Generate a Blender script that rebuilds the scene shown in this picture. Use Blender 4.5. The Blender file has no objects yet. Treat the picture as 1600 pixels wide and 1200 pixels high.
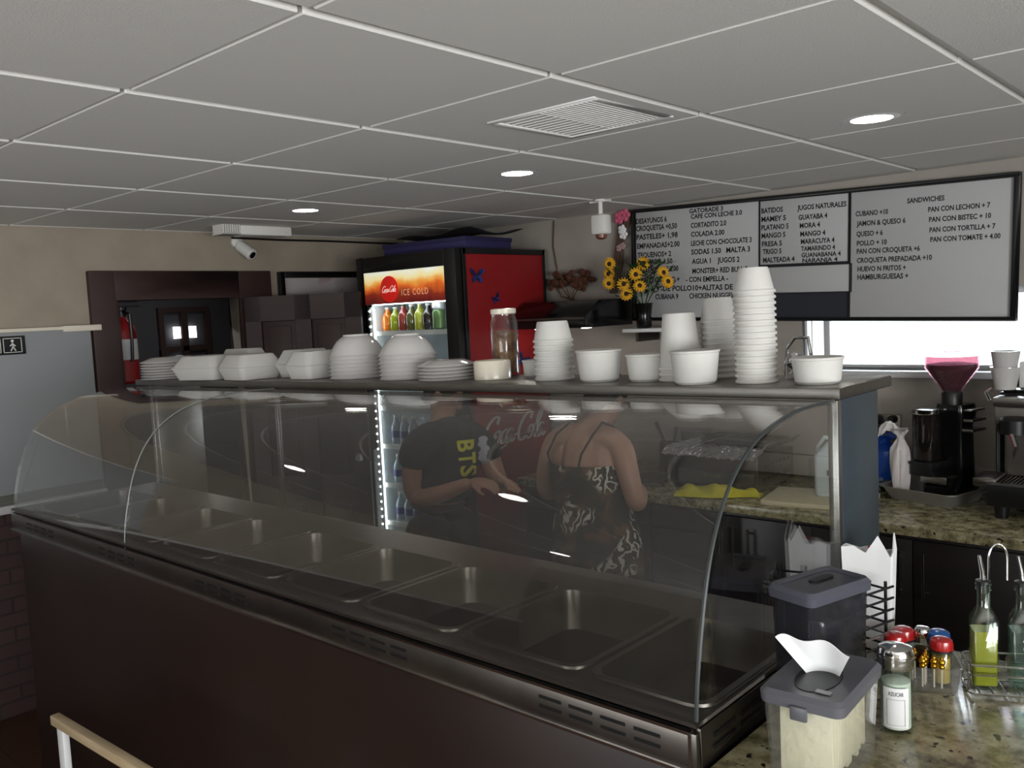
import bpy, bmesh, math, random
from mathutils import Vector, Matrix
from mathutils.bvhtree import BVHTree

S = bpy.context.scene
COL = S.collection
PI = math.pi
R = math.radians
random.seed(7)

# ------------------------------------------------------------------ camera
def make_camera():
    yaw, pitch, roll = R(42.05), R(-4.84), R(-2.75)
    cy, sy, cp, sp = math.cos(yaw), math.sin(yaw), math.cos(pitch), math.sin(pitch)
    fw = Vector((-sy*cp, cy*cp, sp)); rt = Vector((cy, sy, 0)); up = rt.cross(fw)
    cr, sr = math.cos(roll), math.sin(roll)
    r2 = cr*rt + sr*up; u2 = -sr*rt + cr*up
    d = bpy.data.cameras.new('camera'); o = bpy.data.objects.new('camera', d); COL.objects.link(o)
    d.sensor_width = 36; d.lens = 1374/1600*36; d.clip_start = .02; d.clip_end = 60
    m = Matrix((r2, u2, -fw)).transposed().to_4x4(); m.translation = Vector((0, 0, 1.8))
    o.matrix_world = m
    S.camera = o
make_camera()

# ------------------------------------------------------------------ world, light, exposure
S.view_settings.view_transform = 'Standard'
S.view_settings.look = 'None'
S.view_settings.exposure = 0.3
S.view_settings.gamma = 1.0
S.view_settings.use_curve_mapping = False
W = bpy.data.worlds.new('overcast_sky'); S.world = W; W.use_nodes = True
W.node_tree.nodes['Background'].inputs[0].default_value = (.92, .96, 1, 1)
W.node_tree.nodes['Background'].inputs[1].default_value = 1.8

def area(name, loc, rot, sx, sy, power, col=(1, 1, 1)):
    d = bpy.data.lights.new(name, 'AREA'); d.shape = 'RECTANGLE'; d.size = sx; d.size_y = sy
    d.energy = power; d.color = col
    o = bpy.data.objects.new(name, d); COL.objects.link(o); o.location = loc; o.rotation_euler = rot
    return o
# daylight entering by the shop windows beside and behind the camera (just outside their panes)
area('daylight_side', (3.3, -.9, 1.25), (R(125), 0, R(90)), 3.4, 1.4, 235, (.97, .99, 1))
area('daylight_front', (-1.0, -3.45, 1.25), (R(132), 0, 0), 2.4, 1.4, 48, (.95, .98, 1))
# daylight entering by the window over the back counter
area('daylight_back', (-1.27, 4.25, 1.58), (R(-90), 0, 0), .85, .24, 5, (.8, .9, 1))
DOWNLIGHT = 22.0

# ------------------------------------------------------------------ helpers
def lin(r, g, b):
    f = lambda c: (c/255/12.92) if c/255 <= .04045 else ((c/255+.055)/1.055)**2.4
    return (f(r), f(g), f(b), 1)

def mat(name, col, rough=.5, metal=0, noise=None, bump=None, coat=0, emit=None, strength=0, alpha=1, trans=0, spec=.5, sss=0):
    m = bpy.data.materials.new(name); m.use_nodes = True
    nt = m.node_tree; p = nt.nodes['Principled BSDF']
    p.inputs['Base Color'].default_value = col
    p.inputs['Roughness'].default_value = rough
    p.inputs['Metallic'].default_value = metal
    p.inputs['Coat Weight'].default_value = coat
    p.inputs['Specular IOR Level'].default_value = spec
    p.inputs['Transmission Weight'].default_value = trans
    if sss:
        p.inputs['Subsurface Weight'].default_value = sss
        p.inputs['Subsurface Radius'].default_value = (.01, .008, .006)
    if emit:
        p.inputs['Emission Color'].default_value = emit
        p.inputs['Emission Strength'].default_value = strength
    tc = nt.nodes.new('ShaderNodeTexCoord')
    if noise:   # (scale, second colour, low, high, stretch)
        sc, c2, lo, hi = noise[:4]; st = noise[4] if len(noise) > 4 else (1, 1, 1)
        mp = nt.nodes.new('ShaderNodeMapping'); mp.inputs['Scale'].default_value = st
        n = nt.nodes.new('ShaderNodeTexNoise'); n.inputs['Scale'].default_value = sc; n.inputs['Detail'].default_value = 5
        r = nt.nodes.new('ShaderNodeValToRGB')
        r.color_ramp.elements[0].position = lo; r.color_ramp.elements[1].position = hi
        r.color_ramp.elements[0].color = col; r.color_ramp.elements[1].color = c2
        nt.links.new(tc.outputs['Object'], mp.inputs[0]); nt.links.new(mp.outputs[0], n.inputs['Vector'])
        nt.links.new(n.outputs['Fac'], r.inputs[0]); nt.links.new(r.outputs[0], p.inputs['Base Color'])
    if bump:    # (scale, strength, stretch)
        sc, s = bump[:2]; st = bump[2] if len(bump) > 2 else (1, 1, 1)
        mp = nt.nodes.new('ShaderNodeMapping'); mp.inputs['Scale'].default_value = st
        n = nt.nodes.new('ShaderNodeTexNoise'); n.inputs['Scale'].default_value = sc; n.inputs['Detail'].default_value = 3
        b = nt.nodes.new('ShaderNodeBump'); b.inputs['Strength'].default_value = s; b.inputs['Distance'].default_value = .01
        nt.links.new(tc.outputs['Object'], mp.inputs[0]); nt.links.new(mp.outputs[0], n.inputs['Vector'])
        nt.links.new(n.outputs['Fac'], b.inputs['Height']); nt.links.new(b.outputs[0], p.inputs['Normal'])
    return m

def sheet_glass(name, tint=(.93, .95, .94, 1), ior=1.5, rough=0.0, film=0.0, film_col=(.6, .58, .54, 1)):
    """A thin clear pane: clear straight through, mirror by Fresnel, with an optional thin diffuse film."""
    m = bpy.data.materials.new(name); m.use_nodes = True; nt = m.node_tree
    for n in list(nt.nodes):
        if n.type != 'OUTPUT_MATERIAL': nt.nodes.remove(n)
    out = [n for n in nt.nodes if n.type == 'OUTPUT_MATERIAL'][0]
    t = nt.nodes.new('ShaderNodeBsdfTransparent'); t.inputs[0].default_value = tint
    g = nt.nodes.new('ShaderNodeBsdfGlossy'); g.inputs[0].default_value = (1, 1, 1, 1); g.inputs['Roughness'].default_value = rough
    f = nt.nodes.new('ShaderNodeFresnel'); ge = nt.nodes.new('ShaderNodeNewGeometry')
    im = nt.nodes.new('ShaderNodeMapRange'); im.inputs['To Min'].default_value = ior; im.inputs['To Max'].default_value = 1/ior   # same mirror strength on both faces of the pane
    nt.links.new(ge.outputs['Backfacing'], im.inputs['Value']); nt.links.new(im.outputs[0], f.inputs[0])
    mx = nt.nodes.new('ShaderNodeMixShader')
    nt.links.new(f.outputs[0], mx.inputs[0]); nt.links.new(t.outputs[0], mx.inputs[1]); nt.links.new(g.outputs[0], mx.inputs[2])
    last = mx
    if film:
        d = nt.nodes.new('ShaderNodeBsdfDiffuse'); d.inputs[0].default_value = film_col
        m2 = nt.nodes.new('ShaderNodeMixShader')
        tc = nt.nodes.new('ShaderNodeTexCoord'); n = nt.nodes.new('ShaderNodeTexNoise'); n.inputs['Scale'].default_value = 3
        r = nt.nodes.new('ShaderNodeMapRange'); r.inputs['To Min'].default_value = film*.7; r.inputs['To Max'].default_value = film*1.3
        nt.links.new(tc.outputs['Object'], n.inputs['Vector']); nt.links.new(n.outputs['Fac'], r.inputs['Value'])
        nt.links.new(r.outputs[0], m2.inputs[0]); nt.links.new(mx.outputs[0], m2.inputs[1]); nt.links.new(d.outputs[0], m2.inputs[2])
        last = m2
    nt.links.new(last.outputs[0], out.inputs[0])
    return m

class MB:
    """Collects shapes; build() links them as ONE mesh object."""
    def __init__(s): s.v = []; s.f = []
    def add(s, vs, fs, M=None):
        b = len(s.v); s.v += [tuple(M @ Vector(q)) if M else tuple(q) for q in vs]
        s.f += [tuple(i+b for i in f) for f in fs]; return s
    def box(s, x0, x1, y0, y1, z0, z1, M=None):
        vs = [(x, y, z) for x in (x0, x1) for y in (y0, y1) for z in (z0, z1)]
        return s.add(vs, [(0, 1, 3, 2), (4, 6, 7, 5), (0, 4, 5, 1), (2, 3, 7, 6), (0, 2, 6, 4), (1, 5, 7, 3)], M)
    def lathe(s, prof, seg=24, c=(0, 0, 0), M=None, cap0=True, cap1=True, sy=1.0):
        vs = []; fs = []; n = len(prof)
        for r, z in prof:
            for i in range(seg):
                a = 2*PI*i/seg; vs.append((c[0]+r*math.cos(a), c[1]+r*sy*math.sin(a), c[2]+z))
        for k in range(n-1):
            for i in range(seg):
                j = (i+1) % seg; fs.append((k*seg+i, k*seg+j, (k+1)*seg+j, (k+1)*seg+i))
        if cap0: fs.append(tuple(range(seg))[::-1])
        if cap1: fs.append(tuple((n-1)*seg+i for i in range(seg)))
        return s.add(vs, fs, M)
    def cyl(s, a, b, r, seg=12, r2=None):
        return s.tube([a, b], [r, r if r2 is None else r2], seg)
    def tube(s, pts, r, seg=8, closed=False):
        P = [Vector(p) for p in pts]; n = len(P)
        rr = r if isinstance(r, (list, tuple)) else [r]*n
        vs = []; fs = []; ref = None
        for i, p in enumerate(P):
            if closed: t = (P[(i+1) % n]-P[i-1])
            else: t = P[min(i+1, n-1)]-P[max(i-1, 0)]
            t.normalize()
            if ref is None: ref = Vector((0, 0, 1)) if abs(t.z) < .9 else Vector((1, 0, 0))
            u = (ref-t*ref.dot(t))
            if u.length < 1e-6: u = t.orthogonal()
            u.normalize(); ref = u; w = t.cross(u)
            for k in range(seg):
                a = 2*PI*k/seg; vs.append(p+(u*math.cos(a)+w*math.sin(a))*rr[i])
        m = n if closed else n-1
        for i in range(m):
            for k in range(seg):
                j = (i+1) % n; l = (k+1) % seg
                fs.append((i*seg+k, i*seg+l, j*seg+l, j*seg+k))
        if not closed: fs += [tuple(range(seg))[::-1], tuple((n-1)*seg+k for k in range(seg))]
        return s.add(vs, fs)
    def prism(s, poly, z0, z1, M=None):
        n = len(poly); vs = [(x, y, z0) for x, y in poly]+[(x, y, z1) for x, y in poly]
        fs = [tuple(range(n))[::-1], tuple(range(n, 2*n))]+[(i, (i+1) % n, n+(i+1) % n, n+i) for i in range(n)]
        return s.add(vs, fs, M)
    def loft(s, rings, cap0=True, cap1=True, closed=True):
        n = len(rings[0]); vs = [p for r in rings for p in r]; fs = []
        for k in range(len(rings)-1):
            for i in range(n if closed else n-1):
                j = (i+1) % n; fs.append((k*n+i, k*n+j, (k+1)*n+j, (k+1)*n+i))
        if cap0: fs.append(tuple(range(n))[::-1])
        if cap1: fs.append(tuple((len(rings)-1)*n+i for i in range(n)))
        return s.add(vs, fs)
    def sphere(s, c, r, seg=16, rings=10, sc=(1, 1, 1), M=None):
        pr = [(max(r*math.sin(PI*k/rings), 1e-5), -r*math.cos(PI*k/rings)) for k in range(rings+1)]
        vs = []; fs = []
        for q, z in pr:
            for i in range(seg):
                a = 2*PI*i/seg; vs.append((c[0]+q*math.cos(a)*sc[0], c[1]+q*math.sin(a)*sc[1], c[2]+z*sc[2]))
        for k in range(rings):
            for i in range(seg):
                j = (i+1) % seg; fs.append((k*seg+i, k*seg+j, (k+1)*seg+j, (k+1)*seg+i))
        return s.add(vs, fs, M)
    def grid(s, fn, nu, nv, th):
        """A sheet fn(u,v)->Vector with thickness th along its normal."""
        P = [[Vector(fn(i/nu, j/nv)) for j in range(nv+1)] for i in range(nu+1)]
        N = []
        for i in range(nu+1):
            row = []
            for j in range(nv+1):
                du = P[min(i+1, nu)][j]-P[max(i-1, 0)][j]; dv = P[i][min(j+1, nv)]-P[i][max(j-1, 0)]
                n = du.cross(dv); row.append(n.normalized() if n.length > 1e-9 else Vector((0, 0, 1)))
            N.append(row)
        k = nv+1; vs = [P[i][j] for i in range(nu+1) for j in range(nv+1)]
        o = len(vs); vs += [P[i][j]-N[i][j]*th for i in range(nu+1) for j in range(nv+1)]
        fs = []
        for i in range(nu):
            for j in range(nv):
                a, b, c, d = i*k+j, (i+1)*k+j, (i+1)*k+j+1, i*k+j+1
                fs += [(a, b, c, d), (o+d, o+c, o+b, o+a)]
        bd = [i*k for i in range(nu+1)]+[nu*k+j for j in range(1, nv+1)]+[i*k+nv for i in range(nu-1, -1, -1)]+[j for j in range(nv-1, 0, -1)]
        for q in range(len(bd)):
            a, b = bd[q], bd[(q+1) % len(bd)]; fs.append((b, a, o+a, o+b))
        return s.add(vs, fs)
    def mesh(s, name, bevel=0, smooth=True, ang=35, seg=2):
        me = bpy.data.meshes.new(name); me.from_pydata([tuple(v) for v in s.v], [], s.f)
        bm = bmesh.new(); bm.from_mesh(me)
        bmesh.ops.remove_doubles(bm, verts=bm.verts, dist=1e-6)
        bmesh.ops.recalc_face_normals(bm, faces=bm.faces)
        if bevel:
            es = [e for e in bm.edges if len(e.link_faces) == 2 and e.calc_face_angle(0) > R(50)]
            bmesh.ops.bevel(bm, geom=es, offset=bevel, segments=seg, affect='EDGES', profile=.5, clamp_overlap=True)
        if smooth:
            for f in bm.faces: f.smooth = True
            for e in bm.edges:
                if len(e.link_faces) == 2 and e.calc_face_angle(0) > R(ang): e.smooth = False
        bm.to_mesh(me); bm.free(); return me
    def build(s, name, m, parent=None, world=False, **k):
        return link(name, s.mesh(name, **k), m, parent, world)

def link(name, me, m, parent=None, world=False):
    o = bpy.data.objects.new(name, me); COL.objects.link(o)
    if m and not (me.materials and len(me.materials)): me.materials.append(m)
    if parent:
        o.parent = parent
        if world: o.location = -base_of(parent)
    return o

def base_of(o):
    v = Vector((0, 0, 0))
    while o: v += o.location; o = o.parent
    return v

def tag(o, label, cat, group=None, kind=None):
    o['label'] = label; o['category'] = cat
    if group: o['group'] = group
    if kind: o['kind'] = kind
    return o

def thing(name, label, cat, loc=(0, 0, 0), rz=0, group=None):
    o = bpy.data.objects.new(name, None); COL.objects.link(o); o.empty_display_size = .05
    o.location = loc; o.rotation_euler = (0, 0, rz)
    return tag(o, label, cat, group)

def dup(root, loc, rz=0, label=None, group=None):
    r = root.copy(); COL.objects.link(r); r.location = loc; r.rotation_euler = (0, 0, rz)
    if label: r['label'] = label
    if group: r['group'] = group
    for ch in list(root.children):
        c = ch.copy(); COL.objects.link(c); c.parent = r
        for g in list(ch.children):
            d = g.copy(); COL.objects.link(d); d.parent = c
    return r

def struct(name, mb, m, **k):
    o = mb.build(name, m, **k); o['kind'] = 'structure'; return o

def baked(o):
    """The object's mesh with its modifiers applied; the object itself is removed."""
    dg = bpy.context.evaluated_depsgraph_get(); dg.update()
    me = bpy.data.meshes.new_from_object(o.evaluated_get(dg)); old = o.data
    bpy.data.objects.remove(o); return me

def text_mb(txt, width=None, height=None, bold=0.0, shear=0, spacing=1.0, depth=.0006, align='LEFT'):
    """Lettering in the x-z plane facing -y, its lower left corner at the origin, fitted to width and height."""
    c = bpy.data.curves.new('lettering', 'FONT'); c.body = txt; c.size = 1; c.offset = bold; c.shear = shear
    c.space_character = spacing; c.resolution_u = 2
    o = bpy.data.objects.new('lettering', c); COL.objects.link(o)
    me = baked(o)
    xs = [v.co.x for v in me.vertices]; ys = [v.co.y for v in me.vertices]
    x0, x1 = min(xs), max(xs); y0 = 0.0; y1 = .73
    sy = (height/(y1-y0)) if height else 1
    sx = (width/(x1-x0)) if width else sy
    mb = MB(); vs = [((v.co.x-x0)*sx, -depth, v.co.y*sy) for v in me.vertices]
    mb.add(vs, [tuple(p.vertices) for p in me.polygons])
    bpy.data.meshes.remove(me)
    return mb

def rrect(cx, cy, hx, hy, r, z, n=4):
    pts = []
    for sx, sy, a0 in ((1, 1, 0), (-1, 1, 90), (-1, -1, 180), (1, -1, 270)):
        for k in range(n+1):
            a = R(a0+90*k/n); pts.append((cx+sx*(hx-r)+r*math.cos(a), cy+sy*(hy-r)+r*math.sin(a), z))
    return pts

def shell(prof, pitch, seg, mb=None):
    """A turned thin shell, foot closed, open below, that nests at the given pitch."""
    out = list(prof)+[(.0004, prof[-1][1])]; i0 = out[1:] if out[0][1] == out[1][1] else out
    p = out+nest(out, pitch); p.append(p[0])
    return (mb or MB()).lathe(p, seg, cap0=False, cap1=False)
def nest(prof, pitch, k=.72):
    """Closes an outside profile (foot upward) into a thin shell that nests on its own kind at the given pitch."""
    sh = [(r, z-pitch*k) for r, z in prof]; inn = []
    for i in range(len(sh)):
        if sh[i][1] >= 0:
            if i and sh[i-1][1] < 0 and not inn:
                (r0, z0), (r1, z1) = sh[i-1], sh[i]; t = -z0/(z1-z0); inn.append((r0+(r1-r0)*t, 0.0))
            inn.append(sh[i])
    return inn[::-1]
ORD = ['topmost', 'second from the top', 'third from the top', 'fourth from the top', 'fifth from the top', 'sixth from the top',
       'seventh from the top', 'eighth from the top', 'ninth from the top', 'tenth from the top', 'eleventh from the top', 'twelfth from the top',
       'thirteenth from the top', 'fourteenth from the top', 'fifteenth from the top', 'sixteenth from the top']

# ------------------------------------------------------------------ materials
M = {}
M['ceiling'] = mat('ceiling_tile', lin(216, 214, 209), .9, bump=(220, .15))
M['grid'] = mat('white_ceiling_grid', lin(226, 225, 222), .55)
M['wall'] = mat('cream_wall_paint', lin(156, 145, 129), .8, noise=(6, lin(147, 136, 120), .35, .7), bump=(90, .08))
M['backwall'] = mat('pale_wall_paint', lin(162, 154, 144), .7, noise=(6, lin(152, 145, 136), .35, .7))
M['white_paint'] = mat('white_satin_paint', lin(190, 190, 190), .45)
M['brown_wood'] = mat('dark_brown_paint', lin(56, 38, 35), .55, noise=(5, lin(50, 33, 30), .3, .7, (1, 1, 12)))
M['black'] = mat('black_plastic', lin(18, 18, 19), .4)
M['black_gloss'] = mat('gloss_black', lin(14, 14, 15), .18)
M['rubber'] = mat('rubber', lin(26, 26, 27), .8)
M['steel'] = mat('brushed_steel', lin(178, 176, 172), .3, 1, noise=(60, lin(160, 158, 154), .3, .7, (1, 30, 30)), bump=(120, .02, (1, 20, 20)))
M['steel_dark'] = mat('grimy_steel', lin(122, 116, 110), .34, 1, noise=(9, lin(106, 100, 94), .3, .7))
M['chrome'] = mat('chrome', lin(215, 215, 215), .12, 1)
M['reflected_brown_steel'] = mat('reflected_brown_front', lin(46, 34, 29), .32, .3, noise=(3, lin(39, 28, 24), .3, .7))  # stainless front; the brown floor it mirrors is put into its colour
M['foam'] = mat('white_foam', lin(198, 196, 191), .75, sss=.15, bump=(260, .05))
M['ceramic'] = mat('white_glazed_ceramic', lin(194, 191, 188), .16, coat=.3)
M['cream_ceramic'] = mat('cream_glazed_ceramic', lin(222, 214, 196), .2, coat=.3)
M['red'] = mat('cooler_red', lin(152, 22, 26), .5)
M['case_glass'] = sheet_glass('case_glass', (.84, .84, .83, 1), 1.5, 0, .012)
M['glass'] = sheet_glass('clear_glass', (.96, .97, .97, 1), 1.5)
M['bottle_glass'] = sheet_glass('bottle_glass', (.9, .95, .92, 1), 1.52)
M['plastic_clear'] = sheet_glass('clear_plastic', (.93, .93, .92, 1), 1.46, .05, .05)
M['smoke_plastic'] = sheet_glass('smoky_plastic', (.5, .5, .54, 1), 1.46, .08, .12, (.12, .12, .14, 1))
M['pink_plastic'] = sheet_glass('pink_plastic', (.9, .68, .74, 1), 1.46, .05, .05, (.6, .3, .36, 1))
M['glass_edge'] = mat('pale_glass_edge', lin(128, 132, 128), .3)
M['dark_edge'] = mat('dark_glass_edge', lin(50, 54, 54), .3)
M['flare_blue_steel'] = mat('flare_blue_grey_steel', lin(84, 96, 106), .4, .7, noise=(8, lin(76, 88, 98), .3, .7))  # grey steel with a bluish lens flare partly put into its colour
M['skin'] = mat('skin', lin(176, 130, 108), .5, sss=.1, noise=(9, lin(168, 122, 100), .3, .7))
M['skin_light'] = mat('fair_skin', lin(184, 144, 124), .5, sss=.1, noise=(9, lin(176, 136, 116), .3, .7))
M['hair'] = mat('dark_brown_hair', lin(30, 22, 19), .5, noise=(40, lin(20, 15, 13), .3, .7, (1, 1, .2)))
M['black_cloth'] = mat('black_cotton', lin(25, 26, 28), .9, bump=(300, .1))
M['yellow_cloth'] = mat('yellow_cloth', lin(214, 208, 36), .85, noise=(12, lin(196, 186, 26), .3, .7), bump=(250, .2))
M['foil'] = mat('foil', lin(205, 205, 208), .22, 1, bump=(60, .5))
M['paper'] = mat('white_paper', lin(226, 226, 226), .85)
M['gold'] = mat('gold_foil', lin(214, 164, 52), .2, 1)
M['leaf'] = mat('green_leaf', lin(46, 78, 30), .6, noise=(20, lin(34, 60, 22), .3, .7))
M['petal'] = mat('yellow_petal', lin(232, 182, 30), .6, noise=(30, lin(214, 150, 20), .3, .7))
M['seed'] = mat('dark_flower_centre', lin(48, 24, 14), .8)
M['dry'] = mat('dried_brown_flowers', lin(96, 56, 34), .85, noise=(25, lin(70, 40, 26), .3, .7))
M['twig'] = mat('twig', lin(84, 62, 46), .85)
M['pink'] = mat('pink_petal', lin(196, 92, 118), .7)
M['grey_plastic'] = mat('dark_grey_plastic', lin(84, 84, 90), .38)
M['white_plastic'] = mat('white_plastic', lin(220, 218, 212), .4)
M['board_cream'] = mat('cream_cutting_board', lin(214, 204, 172), .6)
M['butcher'] = mat('pale_wood', lin(176, 158, 128), .55, noise=(8, lin(158, 138, 108), .3, .7, (1, 14, 14)))
M['lamp'] = mat('lit_lens', lin(255, 255, 255), .5, emit=(1, .99, .96, 1), strength=DOWNLIGHT)

def granite():
    m = bpy.data.materials.new('speckled_granite'); m.use_nodes = True; nt = m.node_tree; p = nt.nodes['Principled BSDF']
    tc = nt.nodes.new('ShaderNodeTexCoord')
    n1 = nt.nodes.new('ShaderNodeTexNoise'); n1.inputs['Scale'].default_value = 26; n1.inputs['Detail'].default_value = 9; n1.inputs['Roughness'].default_value = .68
    r1 = nt.nodes.new('ShaderNodeValToRGB'); e = r1.color_ramp.elements
    e[0].position = .3; e[0].color = lin(66, 62, 46); e[1].position = .75; e[1].color = lin(200, 196, 168)
    a = e.new(.44); a.color = lin(124, 116, 86); b = e.new(.55); b.color = lin(164, 156, 122)
    n2 = nt.nodes.new('ShaderNodeTexNoise'); n2.inputs['Scale'].default_value = 60; n2.inputs['Detail'].default_value = 4
    r2 = nt.nodes.new('ShaderNodeValToRGB'); r2.color_ramp.elements[0].position = .60; r2.color_ramp.elements[1].position = .67
    mx = nt.nodes.new('ShaderNodeMix'); mx.data_type = 'RGBA'; mx.inputs['B'].default_value = lin(34, 30, 26)
    for n in (n1, n2): nt.links.new(tc.outputs['Object'], n.inputs['Vector'])
    nt.links.new(n1.outputs['Fac'], r1.inputs[0]); nt.links.new(n2.outputs['Fac'], r2.inputs[0])
    nt.links.new(r1.outputs[0], mx.inputs['A']); nt.links.new(r2.outputs[0], mx.inputs['Factor'])
    nt.links.new(mx.outputs['Result'], p.inputs['Base Color'])
    p.inputs['Roughness'].default_value = .18
    return m
M['granite'] = granite()

def tiles(name, c1, c2, mortar, sx, sy, ms=.01, rough=.4, off=.5, wall=False):
    m = bpy.data.materials.new(name); m.use_nodes = True; nt = m.node_tree; p = nt.nodes['Principled BSDF']
    tc = nt.nodes.new('ShaderNodeTexCoord'); mp = nt.nodes.new('ShaderNodeCombineXYZ'); sp = nt.nodes.new('ShaderNodeSeparateXYZ')
    b = nt.nodes.new('ShaderNodeTexBrick'); b.offset = off
    b.inputs['Color1'].default_value = c1; b.inputs['Color2'].default_value = c2; b.inputs['Mortar'].default_value = mortar
    b.inputs['Scale'].default_value = 1; b.inputs['Brick Width'].default_value = sx; b.inputs['Row Height'].default_value = sy
    b.inputs['Mortar Size'].default_value = ms
    bp = nt.nodes.new('ShaderNodeBump'); bp.inputs['Strength'].default_value = .5; bp.inputs['Distance'].default_value = .01; bp.invert = True
    nt.links.new(tc.outputs['Object'], sp.inputs[0]); nt.links.new(mp.outputs[0], b.inputs['Vector'])
    nt.links.new(sp.outputs[1 if wall else 0], mp.inputs[0]); nt.links.new(sp.outputs[2 if wall else 1], mp.inputs[1])
    nt.links.new(b.outputs['Color'], p.inputs['Base Color']); nt.links.new(b.outputs['Fac'], bp.inputs['Height']); nt.links.new(bp.outputs[0], p.inputs['Normal'])
    p.inputs['Roughness'].default_value = rough
    return m
M['brick'] = tiles('dark_red_brick', lin(58, 36, 32), lin(50, 32, 29), lin(34, 24, 22), .2, .07, .006, .7, wall=True)
M['floor'] = tiles('brown_floor_tile', lin(62, 38, 26), lin(56, 34, 23), lin(40, 26, 20), .4, .4, .005, .45, 0)
M['cabinet'] = mat('espresso_cabinet', lin(38, 32, 31), .4, noise=(4, lin(30, 25, 25), .3, .7, (1, 1, 10)))

# ------------------------------------------------------------------ the room
XL, XR, YF, YB, H = -4.5, 3.0, -3.2, 3.98, 2.3
struct('floor', MB().box(XL-.1, XR+.1, YF-.1, YB+.1, -.1, 0), M['floor'])
struct('ceiling', MB().box(XL-.1, XR+.1, YF-.1, YB+.1, H+.03, H+.1), M['grid'])
g = MB()
gx0, ga, gy0, gb = -.569, .6495, .2515, .642
gxs = sorted([gx0-i*ga for i in range(-7, 8)]); gys = sorted([gy0+i*gb for i in range(-7, 8)])
gxs = [XL]+[x for x in gxs if XL+.02 < x < XR-.02]+[XR]; gys = [YF]+[y for y in gys if YF+.02 < y < YB-.02]+[YB]
for i in range(len(gxs)-1):
    for j in range(len(gys)-1):
        g.box(gxs[i]+.013, gxs[i+1]-.013, gys[j]+.0045, gys[j+1]-.0045, H, H+.0295)
struct('ceiling_tiles', g, M['ceiling'], bevel=.0025, seg=1)
gr = MB()
for x in gxs[1:-1]: gr.box(x-.016, x+.016, YF, YB, H+.013, H+.0155)
for y in gys[1:-1]: gr.box(XL, XR, y-.010, y+.010, H+.0265, H+.029)
struct('trim_ceiling_grid', gr, M['grid'], smooth=False)

# left wall (cream above, brick below) with the doorway to the hall
DY0, DY1, DZ = 2.0, 2.70, 1.94
w = MB()
w.box(XL-.1, XL, YF, DY0, 1.0, H+.05); w.box(XL-.1, XL, DY1, YB, 0, H+.05); w.box(XL-.1, XL, DY0, DY1, DZ, H+.05)
struct('wall_left', w, M['wall'])
struct('wall_left_brick', MB().box(XL-.1, XL+.012, YF, 1.87, 0, .965), M['brick'])
struct('trim_rail', MB().box(XL-.1, XL+.045, YF, 1.87, .965, 1.003), M['white_paint'], bevel=.004)
t = MB()
t.box(XL-.1, XL+.03, 1.872, DY0, 0, 2.09); t.box(XL-.1, XL+.03, DY1, 2.91, 0, 2.09); t.box(XL-.1, XL+.03, DY0, DY1, DZ, 2.09)
t.box(XL-.1, XL+.012, DY0-.001, DY0+.02, 0, DZ)
struct('trim_doorway', t, M['brown_wood'], bevel=.004)
# hall beyond the doorway
hw = MB(); hw.box(-6.6, -6.5, 1.2, 3.9, 0, H)
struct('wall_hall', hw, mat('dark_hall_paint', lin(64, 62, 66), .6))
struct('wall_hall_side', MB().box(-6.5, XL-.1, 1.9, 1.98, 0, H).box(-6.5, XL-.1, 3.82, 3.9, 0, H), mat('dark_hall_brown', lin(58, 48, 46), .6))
struct('ceiling_hall', MB().box(-6.6, XL-.1, 1.2, 3.9, H, H+.1), M['ceiling'])
struct('floor_hall', MB().box(-6.6, XL-.1, 1.2, 3.9, -.1, 0), M['floor'])
# added window on the solid hall end wall; its panes glow as bright patches
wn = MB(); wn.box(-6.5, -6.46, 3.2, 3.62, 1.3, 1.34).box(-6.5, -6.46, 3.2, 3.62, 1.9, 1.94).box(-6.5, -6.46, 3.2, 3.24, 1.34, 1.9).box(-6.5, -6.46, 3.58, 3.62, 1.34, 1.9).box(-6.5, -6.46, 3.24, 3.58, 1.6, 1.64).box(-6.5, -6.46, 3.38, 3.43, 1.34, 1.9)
w3 = struct('hall_window_added', wn, M['brown_wood'])
pane_glow = mat('glowing_pane', (1, 1, 1, 1), .5, emit=(.95, .98, 1, 1), strength=3)
for y, z in ((3.34, 1.745), (3.47, 1.745), (3.36, 1.5)): link('pane', MB().box(-6.47, -6.465, y-.03, y+.03, z-.045, z+.045).mesh('pane'), pane_glow, w3)
# back wall with the window over the counter
WX0, WX1, WZ0, WZ1 = -1.745, -.80, 1.455, 1.80
w = MB(); w.box(XL-.1, WX0, YB, YB+.12, 0, H+.05); w.box(WX1, XR+.1, YB, YB+.12, 0, H+.05); w.box(WX0, WX1, YB, YB+.12, 0, WZ0); w.box(WX0, WX1, YB, YB+.12, WZ1, H+.05)
struct('wall_back', w, M['backwall'])
f = MB(); f.box(WX0, WX1, YB+.03, YB+.08, WZ0, WZ0+.022).box(WX0, WX1, YB+.03, YB+.08, WZ1-.03, WZ1).box(WX0, WX0+.012, YB+.03, YB+.08, WZ0, WZ1).box(WX1-.02, WX1, YB+.03, YB+.08, WZ0, WZ1)
f.box(-1.655, -1.625, YB+.03, YB+.08, WZ0, WZ1)
wf = struct('window_1', f, M['white_paint'], bevel=.003)
link('pane', MB().box(WX0+.005, WX1-.005, YB+.05, YB+.056, WZ0+.01, WZ1-.01).mesh('pane'), M['glass'], wf)
struct('trim_window_sill', MB().box(WX0-.02, WX1+.03, YB-.07, YB+.03, WZ0-.028, WZ0), M['white_paint'], bevel=.004)
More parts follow.
